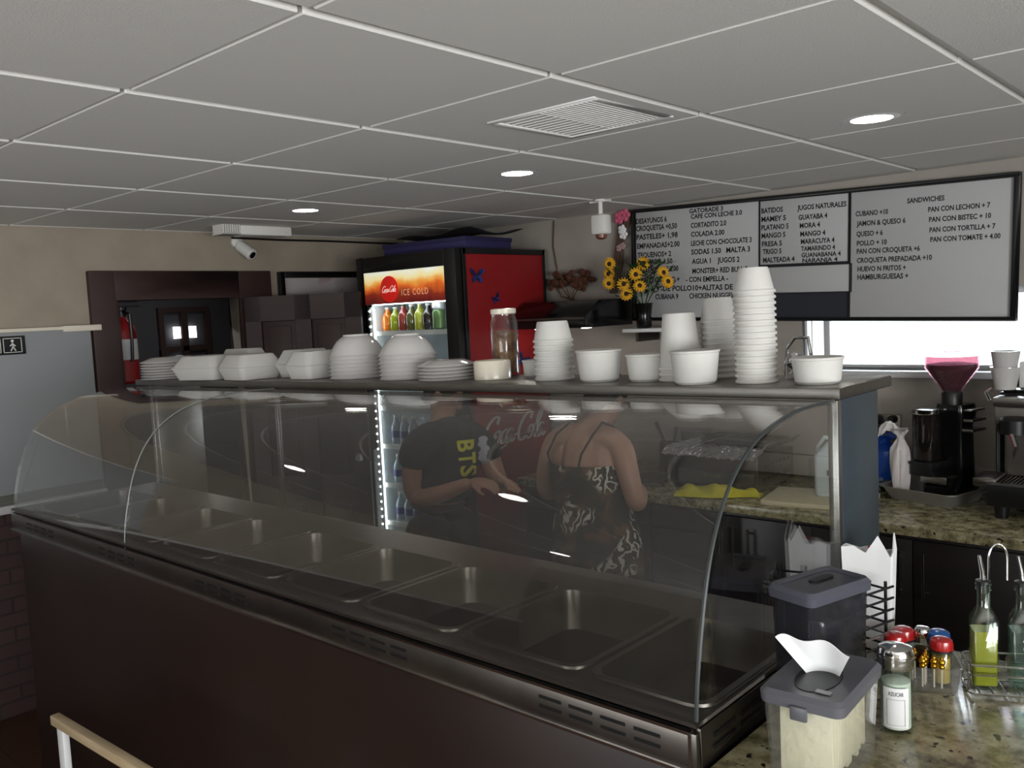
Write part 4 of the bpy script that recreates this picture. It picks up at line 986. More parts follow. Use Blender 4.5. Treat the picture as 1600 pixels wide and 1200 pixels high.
# ------------------------------------------------------------------ on top of the case
def topz(x): return shelf_z(x)
def inv_cup(name, label, x, y, z, rt, rb, h, group, pitch):
    """A foam cup standing upside down: narrow end up, rolled rim at the foot."""
    t = thing(name, label, 'cup', (x, y, z), 0, group)
    shell([(rb+.0015, 0), (rb+.0025, .003), (rb+.0015, .006), (rb-.001, .007), (rt+.002, h-.003), (rt, h)], pitch, 32).build('cup_body', M['foam'], t)
    return t
def cup_stack(word, x, y, n, pitch, rt, rb, h, group, pre):
    first = None
    for k in range(n):
        z = topz(x)+k*pitch; lb = 'foam cup, %s of the %s' % (ORD[n-1-k], word)
        j = (x-.012*k*pitch, y+random.uniform(-.0002, .0002), z+.0004)
        if first is None: first = inv_cup('foam_cup', lb, *j, rt, rb, h, group, pitch)
        else: dup(first, j, 0, lb)
random.seed(2)
cup_stack('tallest stack on the case', -.835, 1.68, 16, .0122, .0285, .041, .052, 'foam cups in the tallest stack', '')
cup_stack('stack left of the tallest', -.985, 1.803, 11, .0124, .029, .041, .056, 'foam cups in the second tallest stack', '')
cup_stack('three big tapered cups', -1.038, 1.72, 3, .0125, .034, .0485, .125, 'big foam cups behind the round tub', '')
cup_stack('short stack before the red cooler', -1.40, 1.715, 8, .0135, .037, .049, .052, 'foam cups in the short stack', '')
FT = [('round foam tub at the right corner of the case top', -.70, 1.665, .043, .05, .053), ('round foam tub in front of the big tapered cups', -.955, 1.64, .044, .053, .072), ('smaller round foam tub left of the big tapered cups', -1.112, 1.69, .038, .045, .063), ('round foam tub right of the short cup stack', -1.235, 1.68, .046, .055, .075), ('small foam tub half hidden behind the short cup stack', -1.513, 1.775, .032, .036, .047)]
for lb, x, y, r0, r1, h in FT:
    t = thing('foam_tub', lb, 'tub', (x, y, topz(x)), 0, 'round foam tubs on the case top')
    MB().lathe([(r0-.006, 0), (r0, .006), (r1-.002, h-.006), (r1, h-.005), (r1, h-.001), (r1-.003, h), (r1-.005, h-.003), (r0-.004, .006)], 36).build('tub_body', M['foam'], t)
# cream ramekin
x = -1.615
t = thing('ramekin', 'cream ceramic ramekin upside down on the case top beside the plate stack', 'ramekin', (x, 1.715, topz(x)+.0008))
MB().lathe([(.05, 0), (.05, .045), (.047, .05), (.047, .046), (.02, .046)], 36).build('bowl', M['cream_ceramic'], t)
# plates and bowls, all upside down
def inv_plate(label, x, y, z, r, h, group, m='ceramic'):
    t = thing('dinner_plate', label, 'plate', (x, y, z), 0, group)
    pr = [(r, 0), (r+.001, .002), (r*.97, .0045), (r*.66, h), (r*.6, h+.002)]
    shell(pr, .0095, 48).build('plate', M[m], t)
    return t
def inv_bowl(label, x, y, z, r, h, group):
    t = thing('soup_bowl', label, 'bowl', (x, y, z), 0, group)
    pr = [(r, 0), (r+.0012, .0015), (r, .0032), (r*.965, .0042)]+[(r*q, h*s) for q, s in ((.925, .17), (.865, .34), (.785, .52), (.69, .69), (.58, .82), (.5, .89), (.46, .92), (.45, 1))]
    shell(pr, .0115, 48).build('bowl', M['ceramic'], t); return t
def pile(fn, word, noun, x, y, n, pitch, args, group):
    first = None
    for k in range(n):
        z = topz(x)+k*pitch+.0005; lb = '%s, %s of the %s' % (noun, ORD[n-1-k], word)
        if first is None: first = fn(lb, x, y, z, *args, group)
        else: dup(first, (x-.012*k*pitch, y, z), 0, lb)
pile(inv_plate, 'low stack beside the ramekin', 'white plate', -1.785, 1.71, 5, .0095, (.082, .014), 'white plates in the low stack')
pile(inv_bowl, 'right bowl stack', 'white bowl', -1.965, 1.725, 7, .0115, (.086, .062), 'white bowls in the right stack')
pile(inv_bowl, 'left bowl stack', 'white bowl', -2.215, 1.735, 7, .0115, (.09, .067), 'white bowls in the left stack')
pile(inv_plate, 'stack at the case\'s left end', 'white plate', -3.32, 1.68, 7, .0105, (.115, .018), 'white plates at the left end of the case')
# foam takeout boxes
def clamshell(label, x, y, z, rz, sx, sy, h, group='foam takeout boxes on the case top'):
    t = thing('takeout_box', label, 'takeout box', (x, y, z+.0015), rz, group)
    MB().loft([rrect(0, 0, sx*.82, sy*.82, .02, 0), rrect(0, 0, sx*.97, sy*.97, .02, h*.46), rrect(0, 0, sx, sy, .02, h*.46), rrect(0, 0, sx, sy, .02, h*.49)]).build('tray', M['foam'], t)
    MB().loft([rrect(0, 0, sx, sy, .02, h*.5), rrect(0, 0, sx, sy, .02, h*.53), rrect(0, 0, sx*.96, sy*.96, .02, h*.53), rrect(0, 0, sx*.74, sy*.74, .025, h*.97), rrect(0, 0, sx*.70, sy*.70, .025, h)]).build('lid', M['foam'], t)
    return t
clamshell('foam takeout box at the front left, hanging over the case edge', -2.95, 1.64, topz(-2.95), R(8), .125, .085, .085)
clamshell('foam takeout box second from the left, turned toward the boxes', -2.705, 1.655, topz(-2.705), R(-5), .095, .085, .085)
clamshell('foam takeout box lying behind the front left one', -2.97, 1.793, topz(-2.97), R(2), .12, .045, .1)
clamshell('foam takeout box in the middle of the row of boxes', -2.54, 1.765, topz(-2.54), R(3), .075, .08, .092)
clamshell('foam takeout box next to the left bowl stack', -2.395, 1.70, topz(-2.395), R(2), .068, .08, .088)
# glass jar with dark sticks behind the ramekin
x = -1.655
t = thing('glass_jar', 'tall glass jar of brown contents behind the cream ramekin', 'jar', (x, 1.815, topz(x)))
MB().lathe([(.035, 0), (.038, .006), (.038, .15), (.033, .165), (.033, .175), (.03, .175), (.03, .163), (.035, .15), (.035, .008)], 28).build('jar_body', M['glass'], t)
MB().lathe([(.0345, .009), (.0345, .12), (.02, .125)], 24).build('contents', mat('brown_contents', lin(150, 112, 78), .8, noise=(30, lin(92, 54, 34), .35, .65)), t)
MB().lathe([(.034, .172), (.036, .174), (.036, .186), (.03, .188)], 28).build('jar_lid', M['cream_ceramic'], t)
# glass/foil things behind the tall cups at the right
x = -.86
t = thing('wire_holder', 'bent chrome wire holder standing behind the tallest cup stack', 'wire holder', (x, 1.81, topz(x)))
MB().tube([(.03, .0, 0), (.03, 0, .06), (.05, 0, .085), (.08, 0, .085), (.085, 0, .05), (.083, 0, 0)], .004).build('loop', M['chrome'], t)
o = MB().grid(lambda u, v: (-.03+u*.06, .02*math.sin(v*7+u*5), v*.045+.006*nz[int(u*10)][int(v*9)]), 10, 9, .0008).build('foil_ball', M['foil'], smooth=False)
o.location = (-.785, 1.785, topz(-.785)+.004); tag(o, 'crumpled scrap of foil behind the tallest cup stack', 'foil')

for o in list(COL.objects):
    if o.parent is None and o.get('category') in ('cup', 'tub', 'plate', 'bowl', 'ramekin', 'takeout box', 'jar') and 1.58 < o.location.z < 1.86 and 1.58 < o.location.y < 1.86:
        o.rotation_euler.y = -math.atan(.012)     # they stand square on the slightly sagging shelf
# ------------------------------------------------------------------ on the granite bar
# napkin dispenser, near the camera
t = thing('napkin_dispenser', 'clear napkin dispenser with a grey lid at the corner of the granite bar', 'napkin dispenser', (-.491, 1.164, CZ), R(3))
hx, hy = .054, .085
b = MB().loft([rrect(0, 0, hx-.006, hy-.006, .012, 0), rrect(0, 0, hx, hy, .012, .128), rrect(0, 0, hx-.003, hy-.003, .011, .128), rrect(0, 0, hx-.009, hy-.009, .011, .004)])
b.build('clear_body', M['plastic_clear'], t)
lid = MB().loft([rrect(0, 0, hx+.003, hy+.003, .014, .122), rrect(0, 0, hx+.004, hy+.004, .014, .136), rrect(0, 0, hx-.001, hy-.001, .014, .142), rrect(0, 0, hx*.7, hy*.75, .02, .139)], cap0=True).build('lid', M['grey_plastic'], t)
MB().loft([[(.8*.036*math.cos(2*PI*k/28)+.0, -.012+.052*math.sin(2*PI*k/28), .1385) for k in range(28)], [(.8*.036*math.cos(2*PI*k/28), -.012+.052*math.sin(2*PI*k/28), .1402) for k in range(28)]]).build('lid_opening', M['black'], lid)
MB().box(-.012, .012, -hy-.008, -hy-.002, .108, .128).build('latch', M['grey_plastic'], lid, bevel=.003)
MB().box(.012, .032, -.062, -.052, .1405, .1414).build('lid_label', mat('lid_label_grey', lin(150, 150, 152), .5), lid)
nst = MB()
for k in range(14):
    y0 = -hy+.0165+k*.0098; nst.box(-hx+.018, hx-.018, y0, y0+.0092, .022+.006*math.sin(k*1.7), .116+.003*math.sin(k*2.3))
o = nst.build('napkin_stack', mat('cream_napkin', lin(226, 222, 196), .9, bump=(60, .3)), bevel=.002); o.location = (-.4905, 1.165, CZ); o.rotation_euler = (0, 0, R(3))
tag(o, 'block of cream napkins inside the clear dispenser', 'napkins')
def nap_fn(u, v):
    a = (u-.5)*1.9; w_ = .046*(.5+.62*v)
    x = w_*math.sin(a)*1.15; y = -.02+.03*math.cos(a)*(1-.4*v)+(-.022*v); z = .136+.062*v*(1-.35*(u-.35)**2)-.010*u*v
    return (x-.012*v, y, z+.004*math.sin(u*12)*v)
o = MB().grid(nap_fn, 20, 10, .0008).build('pulled_napkin', M['paper']); o.location = (-.4905, 1.165, CZ+.004); o.rotation_euler = (0, 0, R(20))
tag(o, 'white napkin pulled up through the grey dispenser lid', 'napkin')
# tall smoky container behind it
t = thing('smoky_container', 'tall smoky plastic container with a flat lid behind the napkin dispenser', 'container', (-.562, 1.329, CZ), R(-16))
hx, hy = .041, .07
MB().loft([rrect(0, 0, hx-.006, hy-.006, .01, 0), rrect(0, 0, hx, hy, .01, .206), rrect(0, 0, hx-.003, hy-.003, .009, .206), rrect(0, 0, hx-.009, hy-.009, .009, .004)]).build('body', M['smoke_plastic'], t)
ld = MB().loft([rrect(0, 0, hx+.004, hy+.004, .012, .2), rrect(0, 0, hx+.005, hy+.005, .012, .213), rrect(0, 0, hx, hy, .012, .220), rrect(0, 0, hx-.008, hy-.008, .01, .220), rrect(0, 0, hx-.01, hy-.01, .01, .217)]).build('lid', mat('smoky_lid', lin(74, 74, 84), .22), t)
MB().prism([p[:2] for p in rrect(-.005, .01, .008, .025, .007, 0)], .217, .2195).build('lid_slot', M['black'], ld)
MB().box(-hx-.004, -hx, -.006, .006, .09, .18).build('clip', M['smoke_plastic'], t)
MB().box(-hx+.02, -hx+.032, -hy-.004, -hy, .12, .2).build('clip', M['smoke_plastic'], t)
b = MB()
for k in range(6): b.box(-hx+.014, hx-.014, -.02, hy-.016, .05+k*.021, .054+k*.021)
b.build('inner_tray', M['rubber'], t)
# wire rack right behind
t = thing('wire_rack', 'black wire rack of stacked rungs behind the smoky container', 'rack', (-.567, 1.504, CZ), R(-16))
for x in (-.022, .022):
    for y in (-.045, .045): MB().cyl((x, y, 0), (x, y, .165), .0028, 8).build('post', M['black'], t)
for k in range(8):
    z = .012+k*.02
    MB().tube([(-.022, -.045, z), (.022, -.045, z), (.037, -.045, z+.008), (.037, .045, z+.008), (.022, .045, z), (-.022, .045, z)], .0022, 6, True).build('rung', M['black'] if k != 3 else M['steel'], t)
# torn white paper bags standing behind
def paper_bag(label, loc, rz, w_, d, h, spikes):
    t = thing('paper_bag', label, 'paper bag', loc, rz)
    n = len(spikes); ring0 = []; 
    def pt(s):
        s = s % 1
        if s < .35: return (-w_+2*w_*s/.35, -d)
        if s < .5: return (w_, -d+2*d*(s-.35)/.15)
        if s < .85: return (w_-2*w_*(s-.5)/.35, d)
        return (-w_, d-2*d*(s-.85)/.15)
    N = n*4; lo = []; hi = []
    for i in range(N):
        x, y = pt(i/N); a = spikes[i//4]; c = spikes[(i//4+1) % n]; f_ = (i % 4)/4
        lo.append((x*.9, y*.9, 0)); hi.append((x*1.06, y*1.06, h*(a*(1-f_)+c*f_)))
    mid = [((a[0]+b_[0])/2, (a[1]+b_[1])/2, (b_[2])*.5) for a, b_ in zip(lo, hi)]
    li = [(x*.95, y*.95, z-.001) for x, y, z in hi]; li0 = [(x*.85, y*.85, .004) for x, y, z in lo]
    MB().loft([lo, mid, hi, li, li0]).build('bag_body', M['paper'], t, smooth=False)
    return t
paper_bag('torn white paper bag with jagged top behind the smoky container', (-.578, 1.587, CZ), R(8), .042, .016, .225, [.93, .95, .9, 1.05, .88, 1.07, .92, .9, .93, .9, .92, .93])
t = thing('sauce_packet', 'red sauce packet poking out of the torn white paper bag', 'packet', (-.568, 1.588, CZ+.15))
MB().box(-.012, .012, -.003, .003, 0, .062).build('packet', M['red'], t, bevel=.002)
MB().box(-.012, .012, -.0034, .0034, .052, .058).build('crimp', M['paper'], t)
# sugar shaker
t = thing('sugar_shaker', 'glass sugar shaker with a chrome lid and white label on the granite bar', 'sugar shaker', (-.452, 1.345, CZ))
MB().lathe([(.02, 0), (.0245, .003), (.025, .008), (.0235, .104), (.0215, .1045), (.0225, .01), (.018, .006)], 32).build('glass_body', M['bottle_glass'], t)
MB().lathe([(.0215, .007), (.021, .078), (.01, .082)], 24).build('sugar', mat('white_sugar', lin(226, 224, 218), .9), t)
MB().lathe([(.0255, .1), (.026, .104), (.0255, .112), (.027, .113), (.027, .117), (.0255, .118), (.0268, .119), (.0268, .123), (.024, .13), (.012, .134)], 32).build('chrome_lid', M['chrome'], t)
aw = math.atan2(-1.345, .452)
b = MB().grid(lambda u, v: (.0257*math.cos(aw-.75+1.5*u), .0257*math.sin(aw-.75+1.5*u), .012+.062*v), 16, 2, .0004)
pl = b.build('paper_label', M['paper'], t)
q = text_mb('AZUCAR', .022, .0065, bold=.01); lt = MB()
lt.add([((.0262)*math.cos(aw-.42+v[0]/.0261), .0262*math.sin(aw-.42+v[0]/.0261), v[2]+.062) for v in q.v], q.f)
for z0, z1, a0, a1 in ((.016, .0164, -.5, .5), (.056, .0564, -.5, .5)):
    n = 6
    for k in range(n):
        c0, c1 = aw+a0+(a1-a0)*k/n, aw+a0+(a1-a0)*(k+1)/n
        lt.add([(.0261*math.cos(c), .0261*math.sin(c), z) for c in (c0, c1) for z in (z0, z1)], [(0, 2, 3, 1)])
for a in (-.5, .5): lt.add([(.0261*math.cos(aw+a+d), .0261*math.sin(aw+a+d), z) for d in (-.01, .01) for z in (.016, .056)], [(0, 2, 3, 1)])
lt.build('label_print', M['grey_plastic'], pl, smooth=False)
# clear tub of picks and seasoning jars
t = thing('clear_tub', 'clear plastic tub holding gold picks and small seasoning jars', 'tub', (-.475, 1.54, CZ), R(26))
MB().loft([rrect(0, 0, .05, .05, .014, 0), rrect(0, 0, .055, .055, .016, .045), rrect(0, 0, .058, .058, .016, .046), rrect(0, 0, .0545, .0545, .016, .046), rrect(0, 0, .0485, .0485, .014, .004)]).build('tub_body', M['plastic_clear'], t)
JR = [('seasoning jar with a red cap, hindmost in the clear tub', -.509, 1.556, 'red', (176, 140, 88)), ('seasoning jar with a red cap just behind the sugar shaker', -.512, 1.523, 'red', (190, 186, 170)), ('seasoning jar with a blue cap in the clear tub', -.456, 1.575, 'blue', (200, 196, 186)), ('seasoning jar with a red cap at the right of the clear tub', -.443, 1.543, 'red', (196, 166, 84))]
cm = {'red': mat('red_cap', lin(168, 26, 28), .25, coat=.4), 'blue': mat('blue_cap', lin(24, 92, 172), .25, coat=.4)}
for lb, x, y, c, cc in JR:
    t = thing('seasoning_jar', lb, 'seasoning jar', (x, y, CZ+.005), 0, 'small seasoning jars in the clear tub')
    MB().lathe([(.014, 0), (.0155, .002), (.0155, .055), (.0145, .0565)], 24).build('jar_body', M['bottle_glass'], t)
    MB().lathe([(.0135, .003), (.0135, .045), (.006, .047)], 20).build('contents', mat('spice_%s_%d' % (c, int(x*-1000)), lin(*cc), .9), t)
    MB().lathe([(.0165, .0555), (.0165, .060)], 24).build('cap_band', M['black'], t)
    MB().lathe([(.0185, .060), (.0185, .069), (.017, .075), (.0115, .0785), (.004, .079)], 28).build('cap', cm[c], t)
t = thing('pepper_shaker', 'glass pepper shaker with a chrome top in the clear tub', 'pepper shaker', (-.480, 1.565, CZ+.005))
MB().lathe([(.014, 0), (.016, .002), (.016, .056), (.0125, .066), (.011, .066), (.0145, .056), (.0145, .003)], 8).build('glass_body', M['bottle_glass'], t)
MB().lathe([(.0135, .003), (.0138, .045), (.006, .048)], 16).build('pepper', mat('ground_pepper', lin(72, 50, 38), .95), t)
MB().lathe([(.012, .065), (.0135, .068), (.0135, .077), (.011, .081), (.004, .082)], 24).build('chrome_top', M['chrome'], t)
random.seed(9)
first = None
PK = [(-.475+.745*s-.667*d, 1.54+.667*s+.745*d) for s, d in ((-.024, -.012), (-.017, -.004), (-.010, .002), (-.012, -.031), (-.005, -.024), (.001, -.016), (.005, -.007), (.005, -.036), (.015, -.042))]
for k, (x, y) in enumerate(PK):
    lb = 'upright pick topped with two gold beads in the clear tub'
    if first is None:
        first = thing('gold_pick', lb, 'pick', (x, y, CZ+.005), 0, 'gold beaded picks in the clear tub')
        MB().cyl((0, 0, 0), (0, 0, .036), .0016, 8).build('stick', M['cream_ceramic'], first)
        MB().sphere((0, 0, .0365), .0048, 14, 10).sphere((0, 0, .0445), .0058, 14, 10).sphere((0, 0, .051), .0028, 10, 8).build('gold_beads', M['gold'], first)
    else: dup(first, (x, y, CZ+.005), k)
# oil and vinegar in a wire caddy
t = thing('oil_caddy', 'chrome wire caddy holding two oil bottles on the granite bar', 'caddy', (-.358, 1.578, CZ), R(27))
b = MB()
def rr_path(hx, hy, z, r=.008): return [Vector(p) for p in rrect(0, 0, hx, hy, r, z)]
b.tube(rr_path(.056, .03, .004), .0022, 6, True).tube(rr_path(.056, .03, .036), .0018, 6, True).tube(rr_path(.056, .03, .052), .0018, 6, True)
for x in (-.056, .056):
    for y in (-.022, .022): b.cyl((x, y, .004), (x, y, .052), .0018, 6)
for x in (-.04, -.02, 0, .02, .04): b.cyl((x, -.03, .004), (x, .03, .004), .0015, 6)
b.build('basket', M['chrome'], t)
b = MB(); hp = [(-.014, .027, .004), (-.014, .027, .215)]+[(-.014*math.cos(PI*k/10), .027, .215+.026*math.sin(PI*k/10)) for k in range(1, 10)]+[(.014, .027, .215), (.014, .027, .18)]
b.tube(hp, .0022, 8).build('handle', M['chrome'], t)
def oil(label, loc, liq, h):
    t = thing('oil_bottle', label, 'bottle', loc, R(27), 'square glass oil bottles in the wire caddy')
    MB().loft([rrect(0, 0, .019, .019, .005, 0), rrect(0, 0, .021, .021, .006, .004), rrect(0, 0, .021, .021, .006, .115), rrect(0, 0, .012, .012, .009, .133), rrect(0, 0, .0105, .0105, .0095, .14), rrect(0, 0, .0105, .0105, .0095, .165), rrect(0, 0, .0125, .0125, .011, .166), rrect(0, 0, .0125, .0125, .011, .174),
               rrect(0, 0, .009, .009, .008, .174), rrect(0, 0, .009, .009, .008, .14), rrect(0, 0, .0105, .0105, .008, .132), rrect(0, 0, .0185, .0185, .005, .113), rrect(0, 0, .0185, .0185, .005, .007)], cap1=True).build('glass_body', M['bottle_glass'], t)
    MB().loft([rrect(0, 0, .018, .018, .005, .0075), rrect(0, 0, .018, .018, .005, h)]).build('liquid', liq, t)
    MB().lathe([(.0085, .16), (.0085, .175), (.0115, .176), (.0115, .18), (.006, .182)], 20).build('stopper', M['black'], t)
    MB().tube([(0, 0, .18), (-.001, 0, .195), (-.006, 0, .222)], [.0045, .004, .0028], 10).build('pour_spout', M['chrome'], t)
    return t
rz = R(27); dx, dy = math.cos(rz)*.029, math.sin(rz)*.029
oil('square glass bottle of yellow-green oil with a metal spout, left in the caddy', (-.358-dx, 1.578-dy, CZ+.0065), mat('olive_oil', lin(186, 178, 44), .3, trans=.35), .098)
oil('square glass bottle of clear vinegar with a metal spout, right in the caddy', (-.358+dx, 1.578+dy, CZ+.0065), sheet_glass('pale_vinegar', (.8, .92, .9, 1), 1.34, 0, .05, (.5, .62, .6, 1)), .1)

# ------------------------------------------------------------------ chair in front of the case
t = thing('bar_chair', 'pale metal chair with a beige top rail standing in front of the case', 'chair', (-2.02, .62, 0), R(2))
MB().box(-.25, .34, .155, .178, .835, .86).build('top_rail', M['butcher'], t, bevel=.003)
for x in (-.225, .3): MB().box(x, x+.032, .158, .175, 0, .834).build('rear_leg', M['white_paint'], t, bevel=.003)
for x in (-.225, .3): MB().box(x, x+.028, -.24, -.215, 0, .44).build('front_leg', M['white_paint'], t, bevel=.003)
MB().box(-.25, .34, -.25, .15, .441, .475).build('seat', M['butcher'], t, bevel=.006)
MB().box(-.19, .297, .161, .172, .6, .64).build('back_slat', M['white_paint'], t, bevel=.003)
# ------------------------------------------------------------------ people
def skin_mesh(chains, levels=1):
    """chains: lists of (point, radius). Each chain is skinned on its own, then all are fused into one skin."""
    out = bmesh.new()
    for ch in chains:
        me = bpy.data.meshes.new('chain'); me.from_pydata([p for p, r in ch], [(i, i+1) for i in range(len(ch)-1)], [])
        o = bpy.data.objects.new('chain', me); COL.objects.link(o)
        o.modifiers.new('skin', 'SKIN')
        for i, (p, r) in enumerate(ch):
            v = me.skin_vertices[0].data[i]; v.radius = (r, r) if not isinstance(r, tuple) else r; v.use_root = (i == 0)
        sd = o.modifiers.new('sub', 'SUBSURF'); sd.levels = levels+1; sd.render_levels = levels+1
        m2 = baked(o); out.from_mesh(m2); bpy.data.meshes.remove(m2); bpy.data.meshes.remove(me)
    me = bpy.data.meshes.new('body'); out.to_mesh(me); out.free(); return me
def fuse(me, voxel, smooth=6):
    o = bpy.data.objects.new('body', me); COL.objects.link(o)
    r = o.modifiers.new('remesh', 'REMESH'); r.mode = 'VOXEL'; r.voxel_size = voxel
    s = o.modifiers.new('smooth', 'SMOOTH'); s.iterations = smooth; s.factor = .5
    m2 = baked(o)
    for p in m2.polygons: p.use_smooth = True
    return m2
def hand(wrist, direction, palm_n, side):
    """Finger chains for a relaxed hand: palm, four fingers of different length, and a thumb from the palm's side."""
    w = Vector(wrist); d = Vector(direction).normalized(); n = Vector(palm_n); n = (n-d*n.dot(d)).normalized(); s = d.cross(n)*side
    ch = [[(w-d*.01, .023), (w+d*.03, .026), (w+d*.06, .026)], [(w+d*.02+s*.015, .018), (w+d*.078+s*.022, .015)], [(w+d*.02-s*.018, .018), (w+d*.075-s*.024, .015)]]
    for k, (off, L) in enumerate(((.03, .068), (.011, .078), (-.009, .072), (-.028, .056))):
        b0 = w+d*.072+s*off
        ch.append([(b0-d*.03, .0095), (b0, .0092), (b0+d*L*.45+n*L*.12, .0085), (b0+d*L*.75+n*L*.38, .0078), (b0+d*L*.9+n*L*.62, .007)])
    ch.append([(w+d*.02+s*.02, .013), (w+d*.045+s*.042+n*.01, .011), (w+d*.07+s*.05+n*.026, .0095), (w+d*.088+s*.047+n*.038, .008)])
    return ch
def head_mesh(c, fwd, up, R_=.092):
    """Skull, jaw, nose, ears, lips and brow; the face looks along fwd."""
    f = Vector(fwd).normalized(); u = Vector(up); u = (u-f*u.dot(f)).normalized(); s = f.cross(u)
    M4 = Matrix((s, f, u)).transposed().to_4x4(); M4.translation = Vector(c)
    b = MB()
    b.sphere((0, -.012, .03), .086, 24, 16, (.88, 1.08, 1.0), M4)
    b.sphere((0, .018, -.035), .07, 20, 12, (.88, .95, 1.15), M4)
    b.sphere((0, .05, -.088), .03, 14, 8, (1.1, .9, .8), M4)
    b.sphere((0, .096, -.018), .014, 10, 8, (.9, 1.1, 1.3), M4); b.sphere((0, .09, .008), .011, 10, 8, (.7, 1, 2), M4)
    for q in (-1, 1):
        b.sphere((q*.078, -.012, -.008), .028, 12, 8, (.3, .7, 1.15), M4)
        b.sphere((q*.032, .072, .022), .017, 10, 8, (1.5, .6, .5), M4)
    b.sphere((0, .086, -.054), .016, 12, 8, (1.5, .6, .45), M4)
    return b, M4
def join_mb(me, mb):
    bm = bmesh.new(); bm.from_mesh(me); t2 = mb.mesh('tmp'); bm.from_mesh(t2); bm.to_mesh(me); bm.free(); bpy.data.meshes.remove(t2); return me
def face_parts(par, M4, mouth=True):
    """Eyes and lips set in the face."""
    e = MB()
    for q in (-1, 1): e.sphere((q*.032, .076, .006), .0125, 14, 10, (1.1, .7, .75), M4)
    e.build('eyes', mat('eye_white', lin(216, 212, 206), .2), par, True)
    e = MB()
    for q in (-1, 1): e.sphere((q*.032, .0845, .006), .0055, 10, 8, (1, .35, 1), M4)
    e.build('irises', M['seed'], par, True)
    MB().sphere((0, .0935, -.054), .01, 12, 8, (2.0, .45, .55), M4).build('lips', mat('lips', lin(150, 84, 78), .45), par, True)

# --- woman in a patterned dress, bent over the back worktop, seen from behind
px, py = -2.29, 3.02
wom = thing('person', 'woman with bare back in a brown and white patterned dress, leaning over the worktop', 'person', (px, py, 0))
def P(x, y, z): return (px+x, py+y, z)
hd_b, HM = head_mesh(P(-.02, .17, 1.375), (0, .75, -.66), (0, .66, .75))
ch = [[(P(.02, -.0, .80), .145), (P(.015, 0, .92), .13), (P(0, .0, 1.02), .125), (P(-.02, .01, 1.13), .135), (P(-.03, .03, 1.22), .10), (P(-.025, .075, 1.285), .06), (P(-.02, .13, 1.33), .05), (P(-.02, .17, 1.36), .05)],
      [(P(-.10, .0, 1.05), .085), (P(-.115, .0, 1.14), .09), (P(-.11, .02, 1.215), .075)], [(P(.07, .0, 1.05), .085), (P(.07, .0, 1.14), .09), (P(.06, .02, 1.215), .075)],
      [(P(-.03, .02, 1.225), .07), (P(-.13, .02, 1.235), .066), (P(-.205, .015, 1.20), .058), (P(-.235, -.01, 1.09), .050), (P(-.25, -.015, .985), .044), (P(-.255, .0, .955), .043), (P(-.235, .10, .97), .040), (P(-.205, .17, 1.005), .032), (P(-.185, .22, 1.03), .026)],
      [(P(-.03, .02, 1.225), .07), (P(.085, .02, 1.235), .066), (P(.16, .015, 1.20), .058), (P(.205, -.01, 1.09), .050), (P(.235, -.015, .99), .044), (P(.24, .0, .96), .043), (P(.185, .10, .985), .040), (P(.12, .15, 1.01), .032), (P(.07, .19, 1.03), .026)],
      [(P(-.07, 0, .82), .11), (P(-.085, 0, .68), .095), (P(-.09, .01, .47), .064), (P(-.09, -.005, .3), .058), (P(-.09, -.01, .09), .04)], [(P(.11, 0, .82), .11), (P(.115, 0, .68), .095), (P(.115, .01, .47), .064), (P(.115, -.005, .3), .058), (P(.115, -.01, .09), .04)],
      [(P(-.09, -.03, .045), .038), (P(-.095, .05, .04), .036), (P(-.1, .14, .026), .026)], [(P(.115, -.03, .045), .038), (P(.12, .05, .04), .036), (P(.125, .14, .026), .026)]]
ch += hand(P(-.185, .22, 1.03), (.3, .9, .0), (0, -.3, -1), 1) + hand(P(.07, .19, 1.03), (-.8, .6, -.12), (0, -.3, -1), -1)
me = skin_mesh(ch); join_mb(me, hd_b)
link('body', fuse(me, .0065, 5), M['skin_light'], wom, True)
face_parts(wom, HM)
h = MB().sphere((0, -.022, .04), .094, 24, 16, (.92, 1.05, 1.0), HM)
h.sphere((0, -.07, -.03), .06, 16, 10, (1.2, .6, 1.3), HM).sphere((0, -.1, .07), .04, 14, 10, (1, .9, .9), HM)
link('hair', fuse(h.mesh('hair'), .006, 4), M['hair'], wom, True)
